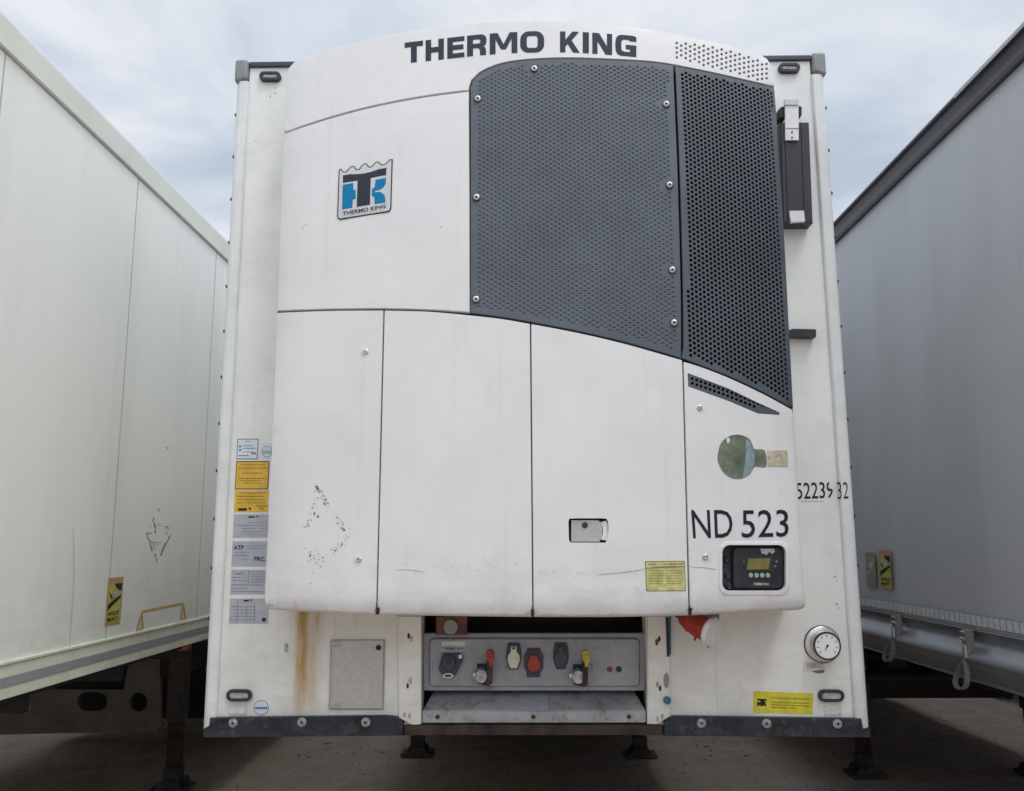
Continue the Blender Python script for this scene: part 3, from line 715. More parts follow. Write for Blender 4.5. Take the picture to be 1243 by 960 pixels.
# --- control display in its recess
cz0 = U(915, 690); DY = cz0.y+.035
bm = bmesh.new()
dr = upx(rrect(874, 659, 956, 720, 6, 3))
sheet(dr, lambda x, z: S(x, z)+.035, .01, bm=bm, grid=.03)
cp_ = mk('control_panel', bm, 'black', reefer)
def yb(name, px, yf, th, m_, parent, bev=.002, label=None, holes=()):
    if parent is not None and parent.name == 'control_panel':
        o_ = -(yf-DY)-.035
        return mk(name, sheet(clean([(p.x, p.z) for p in (U(a_, b_, o_) for a_, b_ in px)], .0004), lambda x, z: S(x, z)-o_, th, bev=bev, grid=.03), m_, parent, 60, label)
    pts = [(p.x, p.z) for p in (onY(a_, b_, yf) for a_, b_ in px)]
    hs = [[(p.x, p.z) for p in (onY(a_, b_, yf) for a_, b_ in h)] for h in holes]
    return mk(name, sheet(clean(pts, .0004), lambda x, z: yf, th, bev=bev, grid=0, holes=hs), m_, parent, 60, label)
yb('display_housing', rrect(890, 664.5, 951, 714, 5, 4), DY-.022, .02, 'black', cp_, .005)
yb('display_bezel', [(905, 675.5), (939, 675.5), (939, 693.5), (903, 693.5)], DY-.0245, .003, 'seam', cp_, .001)
yb('screen', [(908.5, 678), (935, 677.6), (933, 691), (906.5, 691.4)], DY-.026, .002, 'lcd', cp_, 0)
for k in range(4): yb('button', ell(911.6+k*6.9, 698.3, 2.7, 3.0, 14), DY-.027, .005, 'button', cp_, .001)
yb('indicator_light', ell(903.2, 681.5, .8, .9, 8), DY-.024, .002, 'greycap', cp_, 0); yb('indicator_light', ell(942.5, 681.5, 1.2, 1.2, 8), DY-.024, .002, 'greycap', cp_, 0); yb('indicator_light', ell(941, 687.3, 1.0, 1.0, 8), DY-.024, .002, 'greycap', cp_, 0)
yb('worn_label', [(923, 666), (940, 666), (940.6, 670), (937, 672.6), (934, 669.5), (931, 673.3), (924.5, 671.6)], DY-.0232, .0012, 'silverlabel', cp_, 0)
textobj('name_text', [('THERMO KING', rq(914.5, 707.3, 933.5, 710.4))], 'reflector', cp_, UF(-.0114), .01)
for (a_, b_) in ((882, 678.5), (883.5, 698.5), (884.8, 712)):
    p = U(a_, b_, -.035); bm = bmesh.new(); lathe(bm, p, (0, -1, 0), [(0, .012), (.006, .0115), (.009, .008), (.006, .004)], 16); mk('switch_knob', bm, 'black', cp_, 40)
bm = bmesh.new(); p = onY(915, 721.5, S(cz0.x, 1.66))
# pale moulded lip under the display
lip = upx(rrect(876.5, 661.5, 953.5, 717, 9, 5)); lo_ = upx(rrect(872.5, 657, 958.5, 722.5, 12, 5))
mk('display_lip', sheet(lo_, lambda x, z: S(x, z)-.004, .006, holes=[lip], grid=0, bev=.0035), 'cowl', reefer, 70)

# --- latch
p0 = U(714, 644); LY = p0.y+.018
bm = bmesh.new(); q = [(p.x, p.z) for p in (onY(a_, b_, LY+.012) for a_, b_ in ((686, 624), (743, 624), (743, 663), (686, 663)))]; sheet(q, lambda x, z: LY+.012, .01, bm=bm, grid=0)
lt = mk('latch_recess', bm, 'seam', reefer)
yb('latch_plate', [(693.3, 631.2), (726, 631.2), (729.5, 634), (731, 640), (731, 648), (730, 654), (727.5, 657.6), (693.3, 657.4)], LY-.008, .012, 'hatch', lt, .0015)
yb('lock_cylinder', ell(710, 637.5, 3.7, 3.9, 16), LY-.0105, .003, 'black', lt, .001)
yb('latch_grip', [(729, 633.5), (736, 631.8), (738, 636), (738, 650), (736.4, 656), (729.5, 655), (731.5, 648), (731.5, 640)], LY-.006, .012, 'cowl', lt, .002)
# warning label on the latch door
wl_ = decal('warning_label', [dens([(783, 681.2), (831, 680.8), (832.4, 717.2), (784.5, 717.6)], 12)], 'frameink', lat_door, 'u', .001, .001)
decal('label_field', [dens([(783.8, 682), (830.3, 681.6), (831.6, 716.5), (785.2, 716.9)], 12)], 'palelime', lat_door, 'u', .0016, .001)
def micro(rows, seed, gap=.9):
    """rows: (x0,y0,x1,y1skew,height): broken runs of words too small to read in the photograph"""
    rnd = random.Random(seed); o = []
    for (xa, ya, xb, sk, h) in rows:
        x = xa
        while x < xb-.6:
            w_ = min(xb-x, rnd.uniform(1.2, 5)); t0 = (x-xa)/(xb-xa); t1 = (x+w_-xa)/(xb-xa)
            o.append([(x, ya+sk*t0), (x+w_, ya+sk*t1), (x+w_, ya+sk*t1+h), (x, ya+sk*t0+h)]); x += w_+rnd.uniform(.5, gap)
    return o
decal('label_print', micro([(787, 684.5, 797, 0, 1.1), (806, 684, 829, -.2, 1.2)] + [(787.5, 692+i*3.2, 805, 0, .8) for i in range(6)] + [(809, 692+i*3.2, 828, 0, .8) for i in range(6)], 3), 'yink', lat_door, 'u', .0022, .0006)

for P_ in ([(457.2, 737.5), (460.6, 737.5), (460.2, 746), (457, 746)], [(644.8, 739.5), (647.8, 739.5), (648, 748), (645, 748)], [(835.8, 738), (840.2, 738), (839.6, 746.2), (835.8, 746.4)]):
    decal('door_buffer', [P_], 'seam', reefer, 'u', .003, .006)
# --- door bolts in dished seats
def door_bolt(px_, py_, par, r=.011):
    q = U(px_, py_); c0_ = Vector((q.x, S(q.x, q.z), q.z)); bm = bmesh.new()
    lathe(bm, c0_+Vector((0, .001, 0)), (0, -1, 0), [(0, r*1.7), (.0015, r*1.6), (.0015, r*1.25)], 20, 1)
    lathe(bm, c0_, (0, -1, 0), [(0, r), (.004, r*.95), (.006, r*.6), (.003, r*.35)], 16, 0)
    mk('bolt', bm, ['zinc', 'cowl'], par, 40)
door_bolt(444, 427, bpy.data.objects['side_door']); door_bolt(436, 679, bpy.data.objects['side_door']); door_bolt(849, 495, control_door); door_bolt(856, 676, control_door)
for q_, pr in (((455.5, 741), 'side_door'), ((641, 744), 'centre_door'), ((651.5, 743), 'latch_door')): pass

# --- number on the control door, ghost of a removed badge
textobj('number', [('ND', ((839, 619), (889, 619), (889.5, 652.5), (841.5, 653.2))), ('523', ((900, 619), (957, 618.5), (957.5, 651.5), (900.5, 652.8)))], 'ink', control_door, UF(.0012), .003)
gd = decal('badge_residue', [(spl([(871, 552), (875, 538), (884, 530), (897, 527.5), (910, 533), (916, 545), (928, 546.5), (930, 566.5), (916, 566.5), (911, 575), (900, 581), (888, 580.5), (877, 572), (871, 560)], 4))], 'ghost', control_door, 'u', .0008, .0007)
decal('residue_strip', [spl([(905, 532), (911, 537), (915.5, 545), (916, 556), (913, 570), (905, 579), (901.5, 580), (904, 565), (905.5, 548)], 4)], 'ghost2', control_door, 'u', .0013, .0005)
decal('residue_flake', [[(881.5, 532), (884, 530.6), (886.5, 534), (884.8, 537.6), (882.6, 538)]], 'ghost0', control_door, 'u', .0016, .0004)
decal('residue_paper', [dens([(931, 546.8), (955.5, 546.6), (956.6, 566.2), (932, 566.6)], 6)], 'ghost3', control_door, 'u', .0010, .0007)

# --- scuffs
def specks(name, pts, m_, par, surf='u', y=.0010):
    polys = []
    rnd = random.Random(len(pts)*7+int(pts[0][0]))
    for (x, y_, s) in pts:
        n_ = 6; an = rnd.uniform(0, 3.1); el_ = rnd.uniform(1.0, 2.2)
        P = []
        for k in range(n_):
            t = 2*math.pi*k/n_; r = s*rnd.uniform(.6, 1.15); dx = r*math.cos(t)*el_; dy = r*math.sin(t)
            P.append((x+dx*math.cos(an)-dy*math.sin(an), y_+dx*math.sin(an)+dy*math.cos(an)))
        polys.append(P)
    return decal(name, polys, m_, par, surf, y if surf == 'u' else -y, .0004)
rnd = random.Random(5)
K = 80/452.0
def zz(x, y): return (360+x*K, 570+y*170/960.0)
sp = []
for (x, y_, s) in [(138, 118, 2.0), (145, 132, 2.0), (158, 150, 1.3), (125, 150, .7), (180, 180, 1.1), (200, 205, 1.2), (192, 232, 1.2), (218, 230, .6), (145, 195, .7), (122, 300, 1.3), (148, 320, 1.3), (108, 258, .9), (78, 372, 1.0), (85, 385, .9), (62, 390, .8), (102, 345, .7), (320, 408, 1.3), (305, 402, 1.0), (330, 415, .9), (278, 328, .8), (310, 514, 1.1), (345, 478, .5), (265, 555, 1.1), (255, 575, .6), (180, 602, 1.2), (92, 590, 1.3), (98, 562, .6), (130, 648, .6), (150, 580, .7), (138, 548, .6), (115, 708, .5), (98, 780, .7), (80, 625, .6), (240, 545, .5), (365, 402, .6), (398, 420, .5)]:
    a_, b_ = zz(x, y_); sp.append((a_, b_, s*1.0))
for (xa, ya, xb, yb_) in ((138, 120, 230, 260), (130, 200, 60, 400), (280, 330, 350, 470), (330, 500, 240, 580), (60, 540, 190, 640)):
    for k in range(14):
        t = rnd.random(); a_, b_ = zz(xa+(xb-xa)*t+rnd.gauss(0, 12), ya+(yb_-ya)*t+rnd.gauss(0, 14)); sp.append((a_, b_, rnd.uniform(.3, .65)))
specks('scuff_mark', sp, 'scuff', bpy.data.objects['side_door'])
def scratch(name, pts, w_, m_, par, surf='u', y=.0008):
    P = spl(pts, 5); a_ = [(x, y_-w_*(.4+.6*math.sin(math.pi*i/(len(P)-1)))) for i, (x, y_) in enumerate(P)]; b_ = [(x, y_+w_*(.4+.6*math.sin(math.pi*i/(len(P)-1)))) for i, (x, y_) in enumerate(P)][::-1]
    return decal(name, [a_+b_], m_, par, surf, y if surf == 'u' else -y, .0004)
scratch('scratch', [(726, 697.5), (745, 696), (765, 693.8), (782, 690.5)], .55, 'scuff2', lat_door)
scratch('scratch', [(784, 690), (800, 688.4), (832, 687.6)], .6, 'scuff', lat_door, y=.003)
scratch('scratch', [(839, 688.5), (855, 689), (870, 691.5)], .45, 'scuff2', control_door)
scratch('scratch', [(480, 691.5), (500, 692), (515, 694.5)], .4, 'scuff2', bpy.data.objects['centre_door'])
sp = [(rnd.uniform(480, 640), 683+rnd.expovariate(.07), rnd.uniform(.25, .6)) for _ in range(40)]; specks('scuff_mark', [q for q in sp if q[1] < 740], 'scuff2', bpy.data.objects['centre_door'])
sp = [(rnd.uniform(652, 780), 695+rnd.uniform(0, 40)*rnd.random()-6*math.sin((rnd.random())), rnd.uniform(.2, .5)) for _ in range(110)]; specks('scuff_mark', sp, 'scuff2', lat_door)
specks('scuff_mark', [(367, 276, 1.2), (371, 273, .9), (362, 283, .6), (411, 281.5, .6), (535, 275.5, .8)], 'scuff2', bpy.data.objects['upper_panel'])
specks('scuff_mark', [(327, 734.3, .9), (330.5, 734.8, .7), (641, 744.5, .9), (651.5, 743, .7), (455, 741, .9)], 'scuff', bpy.data.objects['centre_door'], y=.0015)

sp = [(rnd.uniform(335, 960), bot(min(960, 650))-rnd.expovariate(.35)-3, rnd.uniform(.25, .7)) for _ in range(45)]
for nm_, xa_, xb_ in (('side_door', 335, 452), ('centre_door', 464, 640), ('latch_door', 654, 830), ('control_door', 845, 960)):
    specks('paint_chip', [(rnd.uniform(xa_, xb_), bot(rnd.uniform(xa_, xb_))-2-rnd.expovariate(.3), rnd.uniform(.2, .6)) for _ in range(12)], 'scuff2', bpy.data.objects[nm_])
for (xs_a, col_) in ((sE, 'scuff2'),):
    specks('seam_rust', [(sE(y_)+rnd.choice((-2.2, 2.2)), y_, rnd.uniform(.2, .5)) for y_ in [rnd.uniform(500, 735) for _ in range(26)]][:13], 'rustmark', bpy.data.objects['latch_door'])
# ------------------------------------------------ details on the front wall
def marker_light(cx, cy, rx, ry):
    bm = bmesh.new(); P = wpx(rrect(cx-rx, cy-ry, cx+rx, cy+ry, ry*.96, 6), -.02); Pi = wpx(rrect(cx-rx+3.6, cy-ry+3.4, cx+rx-3.6, cy+ry-3.4, ry*.5, 5), -.02)
    sheet(P, lambda x, z: -.02, .02, holes=[Pi], grid=0, bev=.004, bm=bm)
    o_ = mk('marker_light', bm, 'black', reefer, 50)
    bm = bmesh.new(); sheet(Pi, lambda x, z: -.014, .004, grid=0, bev=.002, bm=bm); mk('lens', bm, 'glass', o_, 50)
    for s in (-1, 1):
        bm = bmesh.new(); p = onY(cx+s*rx*.42, cy, -.0145); lathe(bm, p, (0, -1, 0), [(0, .004), (.0015, .0038), (.002, .002)], 8); mk('screw', bm, 'zinc', o_, 50)
marker_light(327.2, 91.5, 13, 5.6); marker_light(958.7, 81.3, 13, 5.6); marker_light(289.3, 844.5, 15.3, 7.2); marker_light(1010, 845, 15.6, 7.4)
wbox('reflector', 277.5, 856.5, 298.5, 867.5, -.005, 0, 'reflector'); wbox('reflector', 1000.5, 857, 1021.5, 867.8, -.005, 0, 'reflector')
# bumper rails
def bumper(px, bolts, sgn):
    yf = -.028; pts = clean(wpx(px, yf), .0004); bm = bmesh.new(); sheet(pts, lambda x, z: yf, .10, grid=.15, bev=.005, bm=bm)
    b_ = mk('bumper_rail', bm, 'rail', reefer, 50)
    for (x, y_) in bolts:
        p = onY(x, y_, yf); bm = bmesh.new(); lathe(bm, p, (0, -1, 0), [(0, .0175), (.0025, .017), (.003, .011), (.008, .0105), (.009, .0085), (.0065, .008), (.0065, .0045)], 20, 0); lathe(bm, p+Vector((0, -.0066, 0)), (0, -1, 0), [(0, .0055), (.002, .0045)], 12, 1); mk('bolt', bm, ['alu', 'black'], b_, 40)
bumper([(254.5, 871.5), (470, 869), (481, 870.5), (490, 876.5), (489, 893), (246, 895.5), (246, 885), (253.5, 881)], [(283, 877.5), (366.5, 876.5), (444, 876.5)], -1)
bumper([(818, 869.5), (1046, 872.5), (1048.5, 885), (1057, 884), (1057, 895.5), (816, 893.5), (806, 893), (806, 877)], [(851.5, 877.5), (930.5, 877.8), (1016.5, 878.5)], 1)
# rusty cross member between them
bm = bmesh.new(); p = onY(489, 893, -.01); q = onY(806, 879.5, -.01); box(bm, (p.x+.002, -.012, p.z), (q.x-.002, .20, q.z), .008); mk('cross_beam', bm, 'rust', reefer, 40)
for v in (0,): pass
# cheek plates left and right of the opening
def cheek(px, slots, s):
    yf = -.016; bm = bmesh.new(); sheet(clean(wpx(px, yf), .0004), lambda x, z: yf, .03, grid=0, bev=.004, bm=bm)
    c_ = mk('cheek_plate', bm, 'wall', reefer, 50)
    for (x, y_, rx, ry, m_) in slots:
        bm = bmesh.new(); sheet(wpx(ell(x, y_, rx, ry, 14), yf-.002), lambda x, z: yf-.002, .003, grid=0, bm=bm, bev=.0006); mk('slot', bm, m_, c_)
cheek([(482.5, 748), (511.5, 748), (511.5, 879), (506, 880), (500, 880), (484, 871.5)], [(496, 772, 1.6, 3.6, 'seam'), (499.3, 775.5, 1.8, 3.8, 'alu'), (498, 826.5, 1.9, 4.2, 'alu'), (494.8, 832.5, 1.5, 3.4, 'seam'), (491, 867, 1.6, 3.6, 'alu'), (497, 869, 1.6, 3.6, 'alu')], -1)
cheek([(785.5, 748), (813.5, 748), (813.5, 869.5), (797, 879.5), (785.5, 879)], [(797.2, 779.5, 1.9, 4.2, 'red_brown'), (800.3, 775.5, 1.6, 3.6, 'seam'), (798, 830.5, 1.9, 4.2, 'alu'), (801.3, 835.5, 1.6, 3.6, 'seam'), (798.2, 872.5, 1.6, 3.8, 'alu'), (804, 869.8, 1.6, 3.8, 'alu'), (809, 826, 3.6, 9.6, 'greycap')], 1)
wbox('slot_guide', 809, 749, 812.4, 797, -.021, -.012, 'seam', bev=.0005)
bm = bmesh.new(); p = onY(809.5, 849.5, -.016); lathe(bm, p, (0, -1, 0), [(0, .015), (.018, .0145), (.024, .012), (.024, .004)], 8); mk('teal_plug', bm, 'teal', reefer, 30)
bm = bmesh.new(); box(bm, (-1.02, -.0035, 1.09), (-1.019, -.003, 1.1)); bm.free()
# grey access hatch
h_ = wbox('access_hatch', 401.5, 777.2, 464.8, 860.2, -.016, -.002, 'hatch', bev=.003, smooth=None)
h_.data.materials.clear(); h_.data.materials.append(M['hatch'])
for (a_, b_) in ((402.5, 854), (402.5, 779)): wbox('hatch_hinge', a_, b_-.5, a_+10, b_+6, -.0195, -.015, 'alu', h_, .001)
bm = bmesh.new(); p = onY(459.5, 786, -.017); lathe(bm, p, (0, -1, 0), [(0, .011), (.002, .011), (.003, .009), (.001, .006), (.003, .004)], 16); mk('hatch_lock', bm, 'seam', h_, 40)
bm = bmesh.new(); box(bm, (onY(400, 820).x, -.003, onY(400, 861.8, 0).z), (onY(467, 820).x, .0, onY(400, 776).z), .001); mk('hatch_seal', bm, 'joint', h_)
# folding D-ring slot left of the hatch
bm = bmesh.new(); p = onY(347, 786, -.004)
box(bm, p-Vector((.006, 0, .017)), p+Vector((.006, .004, .017)), .002); 
for dz in (-.011, 0, .011): lathe(bm, p+Vector((0, 0, dz)), (0, -1, 0), [(0, .005), (.005, .0045), (.006, .002)], 8)
mk('wall_latch', bm, 'alu', reefer, 40)
# round sticker
rs = decal('round_sticker', [ell(317, 859, 9.4, 9.2, 24)], 'gink', reefer, y=-.001); decal('sticker_disc', [ell(317, 859, 8.5, 8.3, 24)], 'whitelabel', rs, y=-.0018)
decal('sticker_print', [[(309.5, 858), (324.5, 858), (324.5, 860.8), (309.5, 860.8)]], 'blueprint', rs, y=-.0024, th=.0005)
# yellow sticker bottom right
ys_ = decal('yellow_sticker', [[(914.5, 838.8), (987.3, 841.6), (986.6, 867), (914, 864.8)]], 'lime', reefer, y=-.001)
def sz(x, y): return (905+x/13.81, 830+y/13.81)
decal('sticker_emblem', [[sz(193, 250), sz(352, 255), sz(352, 285), sz(312, 285), sz(312, 300), sz(352, 300), sz(330, 330), sz(354, 372), sz(318, 372), sz(302, 345), sz(300, 374), sz(245, 372), sz(246, 345), sz(236, 345), sz(236, 370), sz(196, 368), sz(196, 300), sz(236, 300), sz(236, 322), sz(246, 322), sz(246, 282), sz(193, 278)]], 'ink', ys_, y=-.0018, th=.0006)
textobj('sticker_text', [('THE CLEAN Micro-Planning System', (sz(418, 222), sz(1085, 245), sz(1085, 272), sz(418, 250))), ('This equipment has a steering system', (sz(430, 292), sz(1055, 315), sz(1055, 345), sz(430, 320))), ('checking control, Series of details', (sz(430, 335), sz(1080, 362), sz(1080, 390), sz(430, 362))), ('before after running', (sz(430, 380), sz(860, 395), sz(860, 422), sz(430, 408)))], 'frameink', ys_, WF(-.0018), .018)
# small worn label under gauge
sl_ = decal('small_label', [[(976, 803), (1004, 803), (1002, 815), (974, 814.6)]], 'reflector', reefer, y=-.001)
textobj('label_text', [('IIIIBSC', rq(979.5, 804.5, 999, 810.5, .6))], 'gink', sl_, WF(-.0016), .01)
decal('smudge', [[(985, 814.3), (1001, 813), (1000, 816.6), (992, 817.5)]], 'scuff', sl_, y=-.002, th=.0005)
# column of type plates at the left
def plate(name, x0_, y0_, x1_, y1_, m_, frame=None):
    sk = (x0_-300)*0
    lean = -(y1_-y0_)*.052
    q = [(x0_, y0_), (x1_, y0_), (x1_+lean, y1_), (x0_+lean, y1_)]
    if frame:
        o_ = decal(name, [q], frame, reefer, y=-.001); decal('label_field', [[(x0_+1, y0_+1.2), (x1_-1.2, y0_+1.2), (x1_+lean-1.2, y1_-1.2), (x0_+lean+1, y1_-1.2)]], m_, o_, y=-.0017); return o_
    return decal(name, [q], m_, reefer, y=-.001)
pl = plate('approval_label', 288.2, 532.5, 314, 557.5, 'whitelabel', 'gink')
decal('label_print', micro([(297, 535.3, 305, 0, 1.1), (295, 540.5, 308, 0, .9), (295, 548, 309, 0, .9)], 8), 'gink', pl, y=-.0024, th=.0005)
decal('label_print', micro([(290, 540.5, 293, 0, 2.4), (294.5, 543.5, 311, 0, 1.2), (290, 545, 293, 0, 2.2), (305, 549, 311, 0, 2.5)], 9), 'blueprint', pl, y=-.0024, th=.0005)
decal('label_print', micro([(289.5, 552.3, 303, 0, 1.3)], 10), 'pinkprint', pl, y=-.0024, th=.0005)
pl = plate('approval_label', 314.6, 537.5, 332, 558, 'whitelabel')
decal('label_print', [([(p[0], p[1]) for p in ell(324, 548, 6.5, 7, 20)], [ell(324, 548, 5.8, 6.3, 20)])], 'gink', pl, y=-.0018, th=.0005); decal('label_print', [[(318.5, 547), (331, 547), (331, 550.5), (318, 550.5)]], 'greenprint', pl, y=-.0022, th=.0005)
pl = plate('warning_plate', 286.8, 559.6, 327.3, 594, 'yellow', 'frameink')
decal('label_print', micro([(292, 563.5, 322, 0, .8), (289.5, 567.5, 325, 0, .9), (294, 573.6, 318, 0, .9), (290, 580, 323, 0, 1), (292, 583, 318, 0, .8), (297, 586, 315, 0, .8)], 11), 'yink', pl, y=-.0024, th=.0005)
pl = plate('warning_plate', 285.2, 595.2, 326.4, 621.6, 'yellow')
decal('label_print', micro([(292, 598, 322, 0, .8), (288, 602, 322, 0, .7), (288, 606, 322, 0, .7), (288, 609.8, 322, 0, .7), (311, 613.5, 323, 0, 1.1), (314, 616.5, 321, 0, 1.0)], 12), 'yink', pl, y=-.0024, th=.0005)
decal('label_print', [[(289, 617), (299.5, 616.6), (299.5, 619.6), (289, 619.8)]], 'ink', pl, y=-.0026, th=.0005)
decal('label_mark', [[(301, 616), (304.5, 616.2), (304, 619.8)]], 'ink', pl, y=-.0026, th=.0005)
pl = plate('type_plate', 283.8, 624, 326, 652.5, 'silverlabel')
decal('label_print', [[(301.5, 626.5), (309, 626.4), (309, 628.3), (301.5, 628.5)], [(310, 626), (313.5, 626.2), (313, 628.4)]], 'ink', pl, y=-.002, th=.0005)
decal('label_print', micro([(301, 634, 312, 0, .6), (288, 637.5, 312, 0, .6), (294, 641, 312, 0, .6), (294, 645, 312, 0, .6), (300, 648.5, 312, 0, .6)]+[(315, 633+i*4, 324, 0, .6) for i in range(5)], 13), 'gink', pl, y=-.002, th=.0005)
pl = plate('type_plate', 282.3, 657, 324.6, 687.5, 'silverlabel')
textobj('plate_text', [('ATP', rq(283.6, 661.8, 296, 667.2)), ('FRC', rq(308.6, 675.6, 321.2, 681.2))], 'ink', pl, WF(-.002), .02)
decal('label_print', micro([(299, 662.6, 322, 0, .6), (299, 665.6, 322, 0, .6), (285, 670.5, 302, 0, .6), (285, 673.6, 302, 0, .6), (294, 678.6, 303, 0, .6)], 14), 'gink', pl, y=-.002, th=.0005)
pl = plate('type_plate', 280.8, 691.5, 322.8, 721.5, 'silverlabel')
decal('label_print', [[(286, 695.5), (293, 695.5), (293, 697.3), (286, 697.5)], [(294, 695), (296.5, 695.2), (296, 697.4)]] + micro([(282.5, 700.5, 299, 0, .6), (282.5, 704, 299, 0, .6), (282, 709.5, 320, 0, .7), (281.5, 714, 300, 0, .6), (281.5, 717.5, 319, 0, .8)] + [(304, 694+i*3, 321, 0, .6) for i in range(5)], 15) + [[(301.5, 692), (302, 692), (301.4, 709), (300.9, 709)]], 'gink', pl, y=-.002, th=.0005)
pl = plate('type_plate', 279.3, 726.5, 327, 757, 'silverlabel')
decal('label_print', [[(295.5, 728.2), (302, 728.2), (302, 730), (295.5, 730)], [(303, 727.6), (305.6, 727.8), (305, 730)], [(318, 750), (322.5, 750), (322.5, 754.2), (318, 754.2)]], 'ink', pl, y=-.002, th=.0005)
decal('label_print', micro([(280.5, 736, 310, 0, .6), (280.3, 740, 310, 0, .6), (280, 744, 310, 0, .6), (279.8, 748, 310, 0, .6), (279.6, 752, 310, 0, .6)], 16, .5) + [[(288.2, 727), (288.7, 727), (288, 756), (287.5, 756)], [(299, 738), (299.5, 738), (299, 755), (298.5, 755)], [(309, 733), (309.5, 733), (309, 755), (308.5, 755)]], 'gink', pl, y=-.002, th=.0005)

# serial number on the right, partly torn
t_ = textobj('serial_number', [('52239', ((966, 586), (1011, 584.5), (1011.8, 604.5), (967, 606)))], 'ink', reefer, WF(-.0012), .004)
textobj('serial_number', [('32', ((1015.5, 585), (1029.5, 585), (1030, 605), (1017, 606)))], 'ink', reefer, WF(-.0172), -.006)
decal('worn_patch', [[(1006.5, 584), (1013, 583.5), (1014.5, 592), (1010.5, 594.5), (1006.5, 590)]], 'wall', reefer, y=-.0018, th=.0005)
decal('small_print', micro([(972, 608, 1000, 0, .8)], 19), 'scuff2', reefer, y=-.001, th=.0005)
specks('wall_scuff', [(1014, 700, 1.2), (1016, 705, .8), (1016, 733, 1.4), (1018, 738, 1.0), (318, 790, .6), (308, 833, .6), (266, 787, 1.1), (328, 117, 1.3), (334, 113, .8), (310, 171, .9)], 'scuff2', reefer, 'w', .0008)
# hairline seams of the front wall beside the posts
scratch('wall_seam', [(918, 745), (921, 800), (925, 868)], .3, 'scuff2', reefer, 'w', .0006)

# gauge
p = onY(998.3, 782, -.004); bm = bmesh.new()
lathe(bm, (p.x, 0, p.z), (0, -1, 0), [(0, .069), (.006, .069), (.010, .064), (.012, .052), (.050, .050), (.056, .052), (.060, .051), (.060, .046)], 48)
ga = mk('temperature_gauge', bm, 'steel', reefer, 35)
bm = bmesh.new(); lathe(bm, (p.x, 0, p.z), (0, -1, 0), [(.0005, .072), (.004, .0715), (.0065, .0685)], 48); mk('gauge_flange', bm, 'black', ga, 35)
bm = bmesh.new(); lathe(bm, (p.x, -.057, p.z), (0, -1, 0), [(0, .0535), (.003, .0535), (.0045, .0505), (.003, .047)], 48); 
bm.free()
bm = bmesh.new(); sheet([(p.x+.0535*math.cos(2*math.pi*k/48), p.z+.0535*math.sin(2*math.pi*k/48)) for k in range(48)], lambda x, z: -.0625, .006, holes=[[(p.x+.047*math.cos(2*math.pi*k/48), p.z+.047*math.sin(2*math.pi*k/48)) for k in range(48)]], grid=0, bm=bm, bev=.002); mk('gauge_bezel', bm, 'black', ga, 50)
bm = bmesh.new(); sheet([(p.x+.047*math.cos(2*math.pi*k/48), p.z+.047*math.sin(2*math.pi*k/48)) for k in range(48)], lambda x, z: -.0605, .002, grid=0, bm=bm); mk('dial', bm, 'dial', ga)
bm = bmesh.new()
for k in range(9):
    a_ = rad(-40+k*32.5); c_ = Vector((p.x+.037*math.cos(a_), -.0612, p.z+.037*math.sin(a_))); dd = Vector((math.cos(a_), 0, math.sin(a_)))*.004; nn = Vector((-math.sin(a_), 0, math.cos(a_)))*.0022
    vs_ = [bm.verts.new(c_+q_) for q_ in (-dd-nn, dd-nn, dd+nn, -dd+nn)]; bm.faces.new(vs_)
mk('dial_marks', bm, 'gink', ga)
bm = bmesh.new(); a_ = rad(242); dd = Vector((math.cos(a_), 0, math.sin(a_))); nn = Vector((-math.sin(a_), 0, math.cos(a_))); c_ = Vector((p.x, -.0620, p.z))
bm.faces.new([bm.verts.new(c_+q_) for q_ in (-dd*.006-nn*.002, dd*.02-nn*.001, dd*.02+nn*.001, -dd*.006+nn*.002)])
lathe(bm, c_, (0, -1, 0), [(0, .0045), (.002, .004)], 14); mk('needle', bm, 'ink', ga)

# document tube on the right
dt_px = [(947, 148), (982.5, 147.5), (987.2, 270.3), (951, 270.8)]
yf = -.075; pts = wpx(dt_px, yf); bm = bmesh.new(); sheet(dens(pts, .2), lambda x, z: yf, .072, grid=0, bev=.008, bm=bm)
# raised ribs
dh = mk('document_holder', bm, 'black', reefer, 50)
for (a_, b_, c_, d_) in ((952, 974.5, 148.5, 271),):
    yb('holder_rib', [(952.5, 149), (955, 149), (959.3, 270), (956.6, 270)], yf-.004, .006, 'black', dh, .001); yb('holder_rib', [(972.4, 149), (974.6, 149), (979.2, 270), (976.8, 270)], yf-.004, .006, 'black', dh, .001)
yb('holder_clip', [(953, 122.5), (969.5, 122.5), (969.8, 170), (953.3, 170)], yf-.012, .006, 'whiteplastic', dh, .002)
yb('clip_catch', [(952.2, 120.6), (969.6, 120.6), (969.6, 127.2), (952.2, 127.2)], yf-.018, .008, 'hatch', dh, .002)
yb('clip_band', [(953.4, 155.2), (969.6, 155.2), (969.6, 156), (953.4, 156)], yf-.0135, .002, 'gink', dh, 0)
for y_ in (160.2, 166.7): yb('rivet', ell(961.5, y_, 1.1, 1.1, 8), yf-.014, .002, 'seam', dh, 0)
yb('clip_hinge', [(944.8, 133), (948, 129.5), (953.5, 128), (953.5, 143), (946, 142)], yf, .06, 'seam', dh, .004); yb('clip_hinge', [(969.5, 128), (973.5, 129), (973.6, 139), (970, 141.5)], yf, .06, 'seam', dh, .004)
yb('holder_foot', [(958, 255.6), (976.2, 255.2), (977.6, 268.6), (960, 269.8)], yf-.012, .012, 'whiteplastic', dh, .003)
# second dark clip lower down
yb('rope_cleat', [(958.5, 400), (963, 398.6), (990.5, 399.2), (991.2, 402), (991, 408.6), (986, 409), (958.5, 408)], -.045, .044, 'black', reefer, .004)

